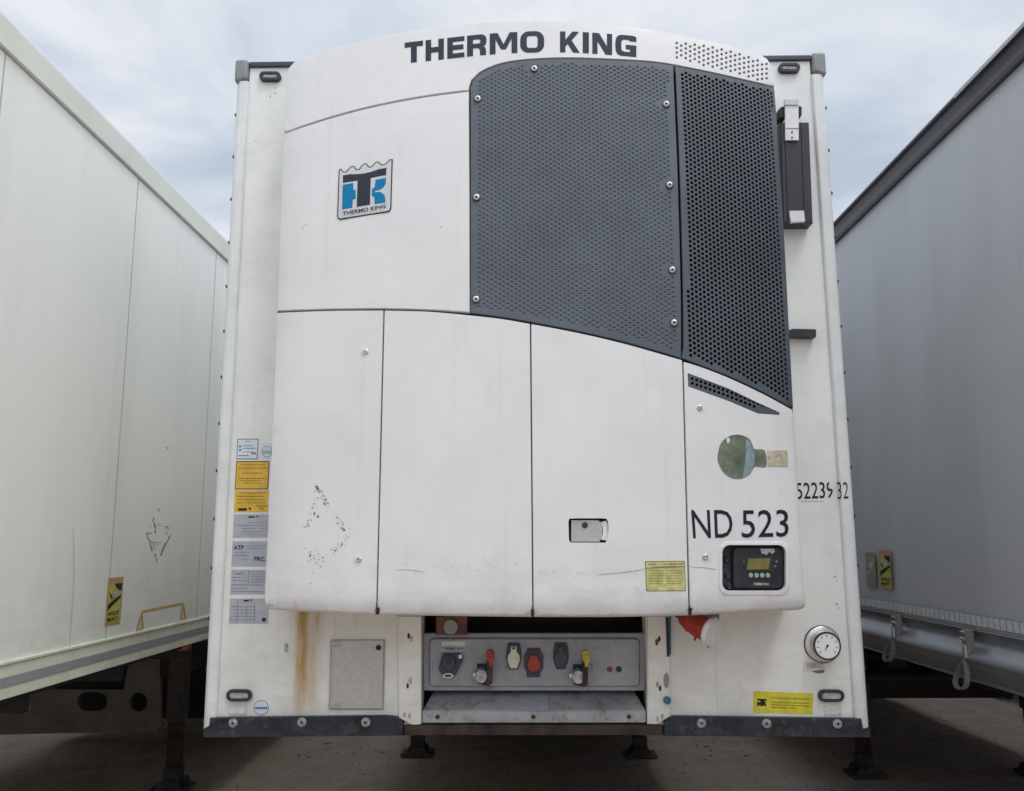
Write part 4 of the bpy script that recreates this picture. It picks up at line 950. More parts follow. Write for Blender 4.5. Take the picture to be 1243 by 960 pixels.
# ---- connector panel in the opening
PY = .045
cpn = yb('connector_panel', rrect(513.5, 768.5, 783.5, 838.5, 3, 3), PY, .03, 'greypaint', reefer, .004, label='pressed grey panel carrying sockets and air couplings')
yb('raised_field', rrect(520, 774, 777.5, 834.5, 7, 5), PY-.014, .016, 'greypaint', cpn, .014)
RY = PY-.014
def socket(px, py, rx, ry, m_cap, m_base, base=True, proud=.03):
    s_ = yb('socket', [(px-rx*.8, py-ry*1.0), (px+rx*.8, py-ry*1.0), (px+rx*1.05, py-ry*.4), (px+rx*1.05, py+ry*.25), (px+rx*.6, py+ry*.98), (px-rx*.6, py+ry*.98), (px-rx*1.05, py+ry*.25), (px-rx*1.05, py-ry*.4)], RY-.016, .017, m_base, cpn, .004)
    yb('socket_cap', [(px-rx*.42, py-ry*.78), (px+rx*.42, py-ry*.78), (px+rx*.46, py-ry*.36), (px+rx*.88, py-ry*.05), (px+rx*.9, py+ry*.3), (px+rx*.5, py+ry*.9), (px-rx*.5, py+ry*.9), (px-rx*.9, py+ry*.3), (px-rx*.88, py-ry*.05), (px-rx*.46, py-ry*.36)], RY-proud, .016, m_cap, s_, .004)
    yb('cap_hinge', ell(px, py-ry*.62, rx*.2, rx*.2, 10), RY-proud-.002, .004, m_base, s_, 0)
socket(623.6, 797, 8.6, 16, 'cream', 'navy'); socket(681, 796.5, 8.8, 16, 'navy', 'navy')
s_ = yb('socket', rrect(636.5, 789, 659.5, 817.5, 9, 5), RY-.014, .015, 'navy', cpn, .004); yb('socket_flange', rrect(639.5, 786.6, 656, 822, 2, 3), RY-.008, .009, 'navy', s_, .002)
yb('socket_cap', [(643.5, 795), (652, 795), (654, 800), (656.3, 805), (655.5, 811), (651, 815.3), (644.5, 815.3), (640.6, 811), (640, 805), (642.2, 800)], RY-.03, .016, 'red', s_, .004)
# big seven pin socket
s_ = yb('brake_socket', [(537, 793.5), (558, 793.5), (562.4, 797), (561, 803), (553, 819), (549, 824), (540, 824), (533.5, 815), (532.5, 811)], RY-.02, .022, 'navy', cpn, .004)
yb('socket_cap', ell(544.8, 804.5, 8.6, 10.5, 20), RY-.032, .014, 'navy', s_, .005); yb('cap_hinge', ell(544.5, 801, 3.2, 5.4, 12), RY-.037, .006, 'black', s_, .002); yb('socket_screw', ell(558.8, 797, 2.6, 2.6, 12), RY-.026, .006, 'steel', s_, .001); yb('latch_loop', ell(544, 820.4, 6.8, 3.4, 16), RY-.024, .004, 'steel', s_, .001, holes=[ell(544, 820.2, 4.8, 1.7, 12)])
# palm couplings
def palm(px, py, m_, flip=1):
    a_ = yb('air_coupling', [(px-8, py-9), (px+10, py-9), (px+10, py+15), (px+2, py+17), (px-7, py+15)], RY-.012, .014, 'seam', cpn, .002)
    p_ = onY(px-2, py+4, RY-.01); bm = bmesh.new(); cyl(bm, p_+Vector((0, 0, 0)), p_+Vector((0, -.05, 0)), .030, .026, 20, .006); mk('coupling_head', bm, 'alu', a_, 40)
    p_ = onY(px-9, py+4, RY-.035); bm = bmesh.new(); cyl(bm, p_+Vector((.02, 0, 0)), p_+Vector((-.012, 0, 0)), .014, .014, 16, .003); mk('coupling_pipe', bm, 'steel', a_, 40)
    yb('coupling_bracket', [(px+4, py-12), (px+9.5, py-12), (px+10.5, py+8), (px+7, py+18), (px+3.5, py+18)], RY-.066, .05, 'rust', a_, .003)
    yb('coupling_lever', [(px+3.5, py-24), (px+6, py-26.5), (px+11, py-26.5), (px+13, py-23), (px+13, py-15), (px+11, py-10), (px+10, py-6), (px+6.5, py-6), (px+6, py-11), (px+3.5, py-15)], RY-.07, .02, m_, a_, .004)
    p_ = onY(px+8.2, py-19, RY-.072); bm = bmesh.new(); lathe(bm, p_, (0, -1, 0), [(0, .009), (.006, .008), (.008, .004)], 14); mk('lever_knob', bm, m_, a_, 40)
palm(587, 815, 'red'); palm(703.5, 816, 'yplastic')
for (x, m_) in ((740.3, 'red_brown'), (751.2, 'seam')): yb('indicator_port', ell(x, 812.5, 3.6, 3.6, 16), RY-.004, .005, m_, cpn, .001)
for (x, y_) in ((615, 810.5), (678.5, 811), (680, 785.5), (722, 787), (718.5, 807), (774.6, 807.5), (592, 836.2), (597, 835.8)): yb('bolt', ell(x, y_, 1.5, 1.5, 10), RY-.004, .005, 'gink', cpn, .001)
lb = yb('panel_label', [(536, 778.2), (565, 778.2), (565, 790.4), (536, 790.4)], RY-.0012, .0012, 'silverlabel', cpn, 0)
bm = bmesh.new(); add_text(bm, 'THERMO KING', rq(537, 785.4, 564, 788.8), WF(RY-.002), .02); mk('label_text', bm, 'ink', lb)
yb('label_bar', [(537, 779.4), (564, 779.4), (564, 782.6), (537, 782.6)], RY-.0019, .0008, 'reflector', lb, 0)
# red-brown holder with grey cap, above the panel
bm = bmesh.new(); p = onY(529, 771, .02); q = onY(567, 748, .02); box(bm, (p.x, .02, p.z), (q.x, .06, q.z), .003); hb = mk('cable_holder', bm, 'red_brown', reefer, 40)
yb('grey_cap', [(542.5, 752), (549.5, 752), (555, 756), (556.2, 761), (554.5, 766.5), (550.5, 770), (543.5, 770), (539.4, 766.5), (538, 761), (539.5, 756)], .005, .016, 'greycap', hb, .004)
# lower tray with a sloping lid
a0 = onY(512.5, 863, -.006); a1 = onY(784, 863, -.006); b0 = onY(512.5, 877.5, -.006); c0 = onY(526, 841.5, .12); c1 = onY(770, 841.5, .12)
bm = bmesh.new()
V_ = [Vector((a0.x, -.006, b0.z)), Vector((a1.x, -.006, b0.z)), Vector((a1.x, -.006, a0.z)), Vector((a0.x, -.006, a0.z)), Vector((c0.x, .12, c0.z+.01)), Vector((c1.x, .12, c0.z+.01)), Vector((c1.x, .12, b0.z)), Vector((c0.x, .12, b0.z))]
vv = [bm.verts.new(v) for v in V_]
for f in ((0, 1, 2, 3), (3, 2, 5, 4), (0, 3, 4, 7), (1, 6, 5, 2), (4, 5, 6, 7), (0, 7, 6, 1)): bm.faces.new([vv[k] for k in f])
bmesh.ops.recalc_face_normals(bm, faces=bm.faces); bmesh.ops.bevel(bm, geom=bm.edges[:], offset=.003, segments=2, affect='EDGES')
tr = mk('cable_tray', bm, 'traypaint', reefer, 40)
for x in (531, 647.5, 763.5): yb('bolt', ell(x, 870.3, 2.6, 2.6, 14), -.010, .005, 'seam', tr, .001)
def onlid(px, py):
    n_ = (V_[2]-V_[3]).cross(V_[4]-V_[3]).normalized(); d_ = ray(px, py); t = (V_[3]+n_*.0015*(1 if n_.y < 0 else -1)-CAM).dot(n_)/d_.dot(n_); return CAM+d_*t
bm = bmesh.new(); bm.faces.new([bm.verts.new(onlid(*q_)) for q_ in ((631, 842), (664, 842), (665.5, 862.5), (631.5, 862.5))]); mk('tray_plate', bm, 'silverlabel', tr)
# red three phase plug hanging under the unit
P0 = onY(826, 749, -.13); P1 = onY(862, 766, -.225); ax = (P1-P0); bm = bmesh.new()
L_ = ax.length
lathe(bm, P0, ax, [(0, .016), (L_*.10, .026), (L_*.32, .036), (L_*.34, .040), (L_*.5, .038), (L_*.52, .043), (L_*.95, .046), (L_*.96, .042)], 28)
pg = mk('red_plug', bm, 'red', reefer, 30)
bm = bmesh.new(); lathe(bm, P0+ax*.93, ax, [(0, .040), (.006, .052), (.012, .055), (.02, .055), (.026, .050), (.027, .03)], 32); mk('plug_cap', bm, 'whiteplastic', pg, 40)
bm = bmesh.new(); tube(bm, [P0+Vector((-.06, .08, .05)), P0+Vector((-.03, .03, .025)), P0+ax*.05], .012); mk('plug_cable', bm, 'black', pg, 60)
bm = bmesh.new(); pc = P0+ax*.55+Vector((-.005, -.01, -.052)); cyl(bm, pc+Vector((0, 0, .025)), pc+Vector((-.006, 0, -.005)), .007, .004, 10); pc = P0+ax*.75+Vector((.0, -.01, -.055)); mk('plug_pin', bm, 'red', pg, 40)
bm = bmesh.new(); tube(bm, [P0+ax*.78+Vector((0, -.02, -.03)), P0+ax*.84+Vector((0, -.015, -.055)), P0+ax*.90+Vector((0, 0, -.062)), P0+ax*.96+Vector((0, 0, -.045))], .006); mk('chain_loop', bm, 'alu', pg, 60)
bm = bmesh.new(); q = onY(866, 750, -.12); box(bm, q-Vector((.03, .02, .02)), q+Vector((.02, .02, .03)), .006); mk('plug_bracket', bm, 'greycap', pg, 40)
bm = bmesh.new(); tube(bm, [onY(813.5, y_, -.02) for y_ in (748, 765, 780, 794)], .004); mk('green_cable', bm, 'teal', reefer, 60)

bm = bmesh.new(); box(bm, (-1.15, 5.3, .38), (1.15, 6.3, 1.0), .02); mk('shade_box', bm, 'dark', reefer)  # unseen box added behind the legs to block light under the trailer
# ---- underside and landing legs
def underbody(par, x0_, x1_, zf, y0_, y1_, md='dark'):
    bm = bmesh.new(); box(bm, (x0_, y0_, zf-.05), (x1_, y1_, zf)); c_ = (x0_+x1_)/2
    mk('floor_pan', bm, md, par)
    for s in (-1, 1):
        bm = bmesh.new(); xx = c_+s*.5; y2 = y0_+5.6
        box(bm, (xx-.07, y0_+.1, zf-.14), (xx+.07, y2, zf-.05)); box(bm, (xx-.07, y2, zf-.45), (xx+.07, y1_, zf-.05)); mk('chassis_beam', bm, md, par)
    for k in range(int((y1_-y0_)/.9)):
        bm = bmesh.new(); y = y0_+.5+k*.9; box(bm, (x0_+.04, y, zf-.13), (x1_-.04, y+.05, zf-.05)); mk('cross_member', bm, md, par)
def landing_leg(par, x, y, top, side=1, mt='foot'):
    bm = bmesh.new(); box(bm, (x-.065, y-.065, .50), (x+.065, y+.065, top), .008); lg = mk('landing_leg', bm, mt, par, 40)
    bm = bmesh.new(); box(bm, (x-.05, y-.05, .14), (x+.05, y+.05, .52), .006); mk('inner_leg', bm, 'rust' , lg, 40)
    bm = bmesh.new(); box(bm, (x-.14, y-.12, 0), (x+.14, y+.12, .022), .008); 
    for s in (-1, 1): prism(bm, [(x-.10, y+s*.10-.01, .02), (x+.10, y+s*.10-.01, .02), (x+.07, y+s*.10-.01, .07), (x-.07, y+s*.10-.01, .07)], (0, .02, 0))
    cyl(bm, (x, y-.12, .055), (x, y+.12, .055), .03, n=18); prism(bm, [(x-.055, y-.06, .05), (x+.055, y-.06, .05), (x+.06, y-.06, .16), (x-.06, y-.06, .16)], (0, .12, 0)); mk('leg_foot', bm, 'foot', lg, 40)
    return lg
underbody(reefer, -1.24, 1.24, 1.17, .25, 13.3)
for x, px_, py_ in ((-1, 507, 915), (1, 777, 917)):
    q = onZ(px_, py_); landing_leg(reefer, q.x, q.y, 1.15)
bm = bmesh.new(); box(bm, (-.93, 4.58, .62), (.93, 4.66, .70), .01); mk('leg_crossbar', bm, 'dark', reefer)
def axle_set(par, cx, y0_, width, floor):
    for k in range(3):
        y = y0_+k*1.31
        bm = bmesh.new(); cyl(bm, (cx-.9, y, .5), (cx+.9, y, .5), .07, n=16); ax_ = mk('axle', bm, 'dark', par, 40)
        for s in (-1, 1):
            xo_ = cx+s*(width/2-.02); xi_ = xo_-s*.38; bm = bmesh.new()
            lathe(bm, (xi_, y, .5), (s, 0, 0), [(0, .30), (.0, .44), (.02, .48), (.06, .5), (.32, .5), (.36, .48), (.38, .44), (.38, .30)], 40); wh = mk('wheel', bm, 'rubber', par, 40)
            bm = bmesh.new(); lathe(bm, (xi_, y, .5), (s, 0, 0), [(.382, .30), (.37, .27), (.28, .25), (.26, .14), (.32, .12), (.34, .06)], 32); mk('rim', bm, 'alu', wh, 40)
axle_set(reefer, 0, 8.3, 2.5, 1.1)

# ================================================================= LEFT TRAILER
XL = -2.1; LY0, LY1 = -2.2, 11.4
LT = 3.93; LB = onX(0, 850, XL).z
lft = thing('box_trailer', 'pale grey box trailer at the left, seen along its smooth panelled side', 'trailer', (XL-1.275, LY0, 0))
def xbox(name, y0_, z0_, y1_, z1_, x0_, x1_, m_, par, bev=.004, label=None):
    bm = bmesh.new(); box(bm, (min(x0_, x1_), y0_, z0_), (max(x0_, x1_), y1_, z1_), bev); return mk(name, bm, m_, par, 40, label)
zr = onX(0, 57, XL).z                     # lower edge of the top rail
wall_top = zr-.004; wall_bot = onX(0, 806, XL).z
seams = sorted([onX(162, 300, XL).y, onX(261, 337, XL).y, onX(88, 640, XL).y*0+onX(3, 100, XL).y])
stepv = seams[2]-seams[1] if len(seams) > 2 else 1.2
print('seams', seams, 'zr', zr, 'wall_bot', wall_bot, LB)
ss = [LY0]+[s for s in [seams[0]-1.3]+seams+[seams[-1]+1.6, seams[-1]+3.2, seams[-1]+4.8, seams[-1]+6.4]]+[LY1]
ss = sorted(s for s in ss if LY0 <= s <= LY1)
for a_, b_ in zip(ss, ss[1:]):
    xbox('side_panel', a_+.001, wall_bot, b_-.001, wall_top, XL-.04, XL, 'lwall', lft, 0)
    if a_ > LY0: xbox('panel_joint', a_-.0045, wall_bot+.001, a_+.0045, wall_top-.001, XL-.0, XL+.0012, 'joint', lft, 0)
bm = bmesh.new(); box(bm, (XL-2.55, LY0, LB+.03), (XL-.03, LY1, LT-.02), .01); mk('box_body', bm, 'lrail', lft)
# top rail: gently rounded extrusion
bm = bmesh.new(); pr = [(XL-.03, zr), (XL+.014, zr), (XL+.018, zr+.004), (XL+.018, LT-.03), (XL+.014, LT-.012), (XL+.002, LT), (XL-.06, LT+.004)]
a_ = [bm.verts.new((x, LY0, z)) for x, z in pr]; b_ = [bm.verts.new((x, LY1, z)) for x, z in pr]
for k in range(len(a_)-1): bm.faces.new((a_[k], a_[k+1], b_[k+1], b_[k]))
bm.faces.new(a_); bm.faces.new(b_); bmesh.ops.recalc_face_normals(bm, faces=bm.faces); mk('top_rail', bm, 'lrail', lft, 40)
zb1 = onX(0, 823, XL).z; zb2 = onX(0, 835.5, XL).z
xbox('rub_strip', LY0, wall_bot-.006, LY1, wall_bot+.006, XL-.03, XL+.014, 'lcream', lft, .002)
xbox('bottom_rail', LY0, LB, LY1, wall_bot-.008, XL-.06, XL+.008, 'lcream', lft, .004)
xbox('grey_band', LY0+.01, zb2, LY1-.01, zb1, XL+.006, XL+.0105, 'lband', lft, .001)
def LXp(pts, x_): return [onX(a_, b_, x_) for a_, b_ in pts]
def xdecal(name, polys, m_, par, x_, s=1, label=None):
    """thin layer on a side wall; s=+1 wall faces +x"""
    bm = bmesh.new()
    for P in polys:
        Q = LXp(P, x_); f = bm.faces.new([bm.verts.new(q) for q in Q]); f.normal_update()
        if f.normal.x*s < 0: f.normal_flip()
        r = bmesh.ops.extrude_face_region(bm, geom=[f]); ev = [v for v in r['geom'] if isinstance(v, bmesh.types.BMVert)]
        for v in ev: v.co.x += s*.0006
    return mk(name, bm, m_, par, None, label)
# blind-spot sticker
def angles(par, x_, s, TL, TR, BR, BL, face, edge, ink='ink', grey='hatch'):
    TL, TR, BR, BL = map(Vector, (TL, TR, BR, BL))
    f = lambda u, v: tuple(TL.lerp(TR, u).lerp(BL.lerp(BR, u), v))
    o_ = xdecal('blind_spot_sticker', [[f(0, 0), f(1, 0), f(1, 1), f(0, 1)]], edge, par, x_+s*.001, s)
    xdecal('sticker_field', [[f(.08, .13), f(.92, .13), f(.92, .94), f(.08, .94)]], face, o_, x_+s*.0022, s)
    xdecal('sticker_pictogram', [[f(.45, .13), f(.92, .13), f(.92, .27), f(.72, .30)], [f(.10, .56), f(.30, .50), f(.62, .44), f(.92, .37), f(.92, .42), f(.35, .60), f(.12, .68)], [f(.12, .30), f(.3, .36), f(.5, .42), f(.3, .44)]], ink, o_, x_+s*.0034, s)
    xdecal('sticker_vehicle', [[f(.42, .30), f(.70, .24), f(.80, .30), f(.76, .38), f(.46, .43), f(.34, .40)]], grey, o_, x_+s*.0046, s)
    bm = bmesh.new(); fn = lambda a_, b_: onX(a_, b_, x_+s*.0040)
    add_text(bm, 'ANGLES', (f(.12, .70), f(.86, .70), f(.86, .79), f(.12, .79)), fn, .02); add_text(bm, 'MORTS', (f(.14, .82), f(.84, .82), f(.84, .91), f(.14, .91)), fn, .02)
    mk('sticker_text', bm, ink, o_)
angles(lft, XL, 1, (131.5, 701.5), (150.3, 700), (145.5, 757.5), (127, 761), 'angle_yellow', 'angle_orange')
def tri(a, b, c, w_=.75):
    return None
def line_px(a, b, w_=1.0):
    a = Vector(a); b = Vector(b); d_ = (b-a).normalized(); n_ = Vector((-d_.y, d_.x))*w_; return [tuple(a-n_), tuple(b-n_), tuple(b+n_), tuple(a+n_)]
jl = [[(172, 741.2), (222.5, 731.2), (222.6, 733.8), (172, 744)], line_px((171.8, 744.6), (166, 765.5), .9), line_px((172.4, 744.6), (173.6, 763), .9), line_px((222.2, 734.4), (219, 752), .9), line_px((222.8, 734.4), (225.4, 750.5), .9)]
jl += [line_px((166.5, 764.2), (173, 762.6), .8), line_px((219.4, 751.8), (225, 750.4), .8)]
for k, P in enumerate(jl): pass
jack = xdecal('jacking_mark', jl[:1], 'orange_line', lft, XL+.001, 1)
xdecal('mark_leg', [jl[1], ], 'orange_line', jack, XL+.0022, 1); xdecal('mark_leg', [jl[2]], 'orange_line', jack, XL+.0034, 1); xdecal('mark_leg', [jl[3]], 'orange_line', jack, XL+.0022, 1); xdecal('mark_leg', [jl[4]], 'orange_line', jack, XL+.0034, 1); xdecal('mark_foot', jl[5:6], 'orange_line', jack, XL+.0046, 1); xdecal('mark_foot', jl[6:], 'orange_line', jack, XL+.0046, 1)
# scuffed remains of an emblem
def wz(x, y): return (165+x/12.0, 610+y/12.0)
sc = []
for P, w_ in (([(335, 85), (328, 125)], .8), ([(262, 220), (248, 270)], .9), ([(262, 290), (275, 340), (285, 380)], 1.0), ([(285, 400), (275, 445)], 1.2), ([(310, 320), (355, 330)], .5), ([(420, 350), (460, 350), (475, 390)], .7), ([(435, 430), (445, 460)], .6), ([(150, 440), (190, 445), (235, 450)], .6), ([(155, 450), (180, 530), (205, 560)], .7), ([(205, 560), (215, 620), (235, 710)], .8), ([(215, 565), (260, 580), (300, 580)], .4), ([(340, 575), (370, 580)], .5), ([(485, 490), (470, 545), (440, 590)], .7), ([(435, 590), (400, 660), (360, 770)], 1.3), ([(285, 750), (270, 790)], 1.1), ([(300, 800), (300, 870)], .7), ([(185, 370), (205, 355)], .4), ([(250, 600), (265, 680)], .4), ([(500, 465), (520, 480)], .4), ([(280, 610), (330, 605)], .2)):
    for (a_, b_) in zip(P, P[1:]): sc.append(line_px(wz(*a_), wz(*b_), w_*.62))
for k in range(26): 
    a_ = rnd.choice(sc)[0]; sc.append(ell(a_[0]+rnd.gauss(0, 1.6), a_[1]+rnd.gauss(0, 2.2), rnd.uniform(.2, .45), None, 5))
xdecal('emblem_scuff', sc, 'scuff', lft, XL+.0006, 1)
xdecal('dirt_streak', [[(88.6, 640), (89.4, 640), (91, 700), (84.5, 795), (83.2, 795), (88.5, 700)]], 'streak', lft, XL+.0006, 1)
xdecal('scratch', [line_px((202, 542.5), (204, 545), .5), line_px((203, 543), (205, 544), .3)], 'scuff2', lft, XL+.0006, 1)
# underbody, leg, plate with oval openings
underbody(lft, XL-2.50, XL-.05, LB+.02, LY0+.2, LY1-.1)
q = onZ(210, 957); landing_leg(lft, q.x, q.y, LB, mt='foot'); lx = q.x
landing_leg(lft, q.x-1.95, q.y, LB)
yq = q.y+.45
def PQ(px_, py_): p_ = onY(px_, py_, yq); return (p_.x, p_.z)
gp = [PQ(-20, 837), PQ(150, 837), PQ(157, 800), PQ(194, 798), PQ(194, 873), PQ(197, 880), PQ(190, 888), PQ(-20, 892)]
hl = [[PQ(*c_) for c_ in rrect(94, 840, 130, 863, 11, 5)], [PQ(*c_) for c_ in ell(168, 852, 11, 11.5, 20)], [PQ(*c_) for c_ in rrect(0, 842, 38, 866, 11, 5)]]
mk('gear_plate', sheet(gp, lambda x, z: yq, .05, holes=hl, grid=0), mat('dim_painted_plate', (.20, .185, .16), .6, var=.15, vscale=5, dirt=(.1, .08, .06), dirt_amt=.6), lft)
bm = bmesh.new(); box(bm, (XL-2.4, yq+.95, .25), (XL-.55, yq+1.45, LB-.1), .01); mk('shade_box', bm, 'dark', lft)  # dark box added behind the plate to keep the underside in shade
axle_set(lft, XL-1.275, 8.3, 2.5, 1.1)
bm = bmesh.new(); p = onX(224, 785, XL-.05); box(bm, p-Vector((.03, .04, .02)), p+Vector((.03, .04, .03)), .006); mk('side_lamp', bm, 'orange_lens', lft, 40)

# ================================================================= RIGHT TRAILER
XR = 2.1; RY0, RY1 = -2.2, 11.4
rgt = thing('curtain_trailer', 'grey curtain side trailer at the right with a dark top rail and hanging buckle straps', 'trailer', (XR+1.275, RY0, 0))
RT_ = onX(1012, 275, XR).z
z_ct = onX(1013, 296, XR).z; z_tt = onX(1243, 755, XR).z; z_t0 = onX(1243, 771, XR).z; z_b = onX(1243, 846.5, XR).z
print('right', RT_, z_ct, onX(1243, 73, XR).z, z_tt, onX(1045, 721, XR).z, z_t0, z_b, onX(1048, 782, XR).z)
# curtain with soft vertical billows
ridge = [onX(1127, 260, XR).y, onX(1232, 150, XR).y, onX(1060, 330, XR).y, onX(1180, 500, XR).y-.05]
bm = bmesh.new(); ny = 460; nz_ = 30
ztop, zbot = z_ct+.02, z_t0-.02
grid_ = []
for j in range(nz_+1):
    row = []
    for i in range(ny+1):
        y = RY0+(RY1-RY0)*i/ny; z = zbot+(ztop-zbot)*j/nz_; t = j/nz_
        env = math.sin(math.pi*t)**.7 if 0 < t < 1 else 0
        x = XR-.004-env*(.012*math.sin(y*2.9+.6*math.sin(y*1.3))+.003*math.sin(y*7.3+t*3))-.004*math.sin(y*11+t*5)*env-sum(.006*math.exp(-((y-q_)/.022)**2) for q_ in ridge)*env-.0035*mnoise.noise(Vector((y*2.2, z*7.0, 1.5)))*env-.006*mnoise.noise(Vector((y*5.0+z*1.5, z*1.2, 7.5)))*env
        row.append(bm.verts.new((x, y, z)))
    grid_.append(row)
for j in range(nz_):
    for i in range(ny): bm.faces.new((grid_[j][i], grid_[j][i+1], grid_[j+1][i+1], grid_[j+1][i]))
bmesh.ops.recalc_face_normals(bm, faces=bm.faces)
for f in bm.faces:
    if f.normal.x > 0: f.normal_flip()
mk('curtain', bm, 'curtain', rgt, 80)
bm = bmesh.new(); box(bm, (XR+.03, RY0, z_b+.05), (XR+2.55, RY1, RT_-.03), .01); mk('trailer_body', bm, 'curtain', rgt)
# faint welded seams across the curtain
def xstrip(name, a, b, w_, m_, par=None, x_=XR-.022, s=-1): return xdecal(name, [line_px(a, b, w_)], m_, par or rgt, x_, s)
def seam3(pa, pb, w_, m_='curtain_dark'):
    xdecal('weld_seam', [line_px(pa, pb, w_)], m_, rgt, XR-.026, -1)
# top rail: dark hollow profile under a pale lip
bm = bmesh.new()
h_ = RT_-z_ct
pr = [(XR+.02, z_ct-.012), (XR-.028, z_ct-.012), (XR-.032, z_ct+.008), (XR-.018, z_ct+.022), (XR-.012, z_ct+h_*.5), (XR-.020, z_ct+h_*.78), (XR-.034, z_ct+h_*.84), (XR-.034, RT_-.012), (XR-.026, RT_-.004), (XR+.05, RT_-.004)]
def extr(name, pr, y0_, y1_, m_, par, mis=None, sm=45):
    bm = bmesh.new(); a_ = [bm.verts.new((x, y0_, z)) for x, z in pr]; b_ = [bm.verts.new((x, y1_, z)) for x, z in pr]; fs = []
    for k in range(len(a_)-1):
        f = bm.faces.new((a_[k], a_[k+1], b_[k+1], b_[k])); fs.append(f)
        if mis: f.material_index = mis[k]
    bm.faces.new(a_); bm.faces.new(b_); bmesh.ops.recalc_face_normals(bm, faces=bm.faces); return mk(name, bm, m_, par, sm)
bm.free()
extr('top_rail', pr, RY0, RY1, 'toprail', rgt)
yk = onX(1167, 110, XR).y
extr('roof_lip', [(XR-.038, RT_-.022), (XR-.042, RT_-.012), (XR-.036, RT_+.002), (XR+.06, RT_+.010), (XR+.06, RT_-.01)], RY0, yk, 'lip', rgt)
extr('roof_lip', [(XR-.036, RT_-.012), (XR-.038, RT_-.006), (XR-.032, RT_+.002), (XR+.06, RT_+.006), (XR+.06, RT_-.01)], yk+.003, RY1, 'lip', rgt)
# rolled lower rail: bulging profile
zt_, zb_ = z_t0-.01, z_b
pr = [(XR+.03, zt_), (XR-.006, zt_)]+[(XR-.004+.010*math.sin(t*9)-.0-.045*max(0, math.sin(math.pi*min(1, max(0, (t-.28)/.60)))), zt_+(zb_-zt_)*t) for t in [k/22 for k in range(1, 22)]]+[(XR+.0, zb_+.006), (XR+.004, zb_), (XR+.03, zb_)]
extr('side_rail', pr, RY0, RY1, 'sill', rgt, sm=60)
# reflective tape in dashes along the bottom of the curtain
ta = bmesh.new()
y = RY0+.1; L_t = .052; n_t = 0
ya0, ya1 = onX(1243, 760, XR).y-.3, onX(1045, 725, XR).y+1.0
tp = bpy.data.objects.new('tmp', None)
bm = bmesh.new(); box(bm, (XR-.0125, ya0-.5, z_t0+.004), (XR-.009, ya1+.5, z_tt), 0); tp = mk('reflective_tape', bm, 'gink', rgt)
y = ya0
while y < ya1:
    bm = bmesh.new(); box(bm, (XR-.0145, y, z_t0+.006), (XR-.0124, y+.042, z_tt-.002), 0); mk('tape_segment', bm, 'tape', tp); y += .0525
# buckles and straps
def buckle(a, b, lc, rx_, rz_):
    """a,b: pixel top and bottom of the buckle body; lc: pixel bottom of the strap loop"""
    X0 = XR-.052; A = onX(*a, X0); B = onX(*b, X0); Lc = onX(*lc, X0+.0)
    bm = bmesh.new(); d_ = (B-A); n_ = Vector((0, 1, 0))
    box(bm, (X0-.002, min(A.y, B.y)-.021, B.z), (X0+.035, max(A.y, B.y)+.021, A.z), .004); o_ = mk('buckle', bm, 'strap', rgt, 40)
    bm = bmesh.new(); zc_ = (A.z+B.z)/2; box(bm, (X0-.014, B.y-.020, B.z-.004), (X0-.002, B.y+.010, zc_-.006), .003); mk('buckle_lever', bm, 'steel', o_, 40)
    bm = bmesh.new(); cyl(bm, (X0-.006, A.y-.02, zc_+.02), (X0-.006, A.y+.02, zc_+.02), .006, n=10); cyl(bm, (X0-.004, A.y-.02, A.z-.012), (X0-.004, A.y+.02, A.z-.012), .005, n=10); mk('buckle_pin', bm, 'zinc', o_, 40)
    # flat webbing loop
    hh = B.z-Lc.z; yc = Lc.y; pts = []
    wv = .022
    for k in range(21):
        t = k/20; ang = -math.pi*(.5)+0
        u = t*2*math.pi
        # teardrop in the plane of the side wall
        yy = B.y+(yc-B.y)*(1-math.cos(u))/2+rx_*1.7*math.sin(u)*(1-math.cos(u))/2
        zz_ = B.z-hh*(1-math.cos(u))/2
        pts.append(Vector((X0-.004, yy, zz_)))
    bm = bmesh.new(); rows = []
    for i, p_ in enumerate(pts):
        t_ = (pts[min(i+1, 20)]-pts[max(i-1, 0)]).normalized(); nn_ = Vector((0, -t_.z, t_.y))
        rows.append([bm.verts.new(p_+Vector((dx, 0, 0))+nn_*dn) for dx, dn in ((-.012, -.004), (.012, -.004), (.012, .004), (-.012, .004))])
    for r0_, r1_ in zip(rows, rows[1:]):
        for k in range(4): bm.faces.new((r0_[k], r0_[(k+1) % 4], r1_[(k+1) % 4], r1_[k]))
    bm.faces.new(rows[0]); bm.faces.new(rows[-1]); bmesh.ops.recalc_face_normals(bm, faces=bm.faces)
    mk('strap_loop', bm, 'strap', o_, 60)
buckle((1085, 746), (1086, 773), (1077, 802), .045, 0)
buckle((1169, 764), (1173, 797), (1166, 836), .05, 0)
angles(rgt, XR-.014, -1, (1065.5, 668), (1080.5, 668.5), (1083, 716.5), (1068, 713.5), 'angle_yellow', 'angle_orange')
angles(rgt, XR-.014, -1, (1050.5, 670), (1062, 671.5), (1064, 714.5), (1052, 712), 'angle_faded', 'angle_faded', 'scuff2', 'curtain')
bm = bmesh.new(); p = onX(1068, 760, XR-.04)
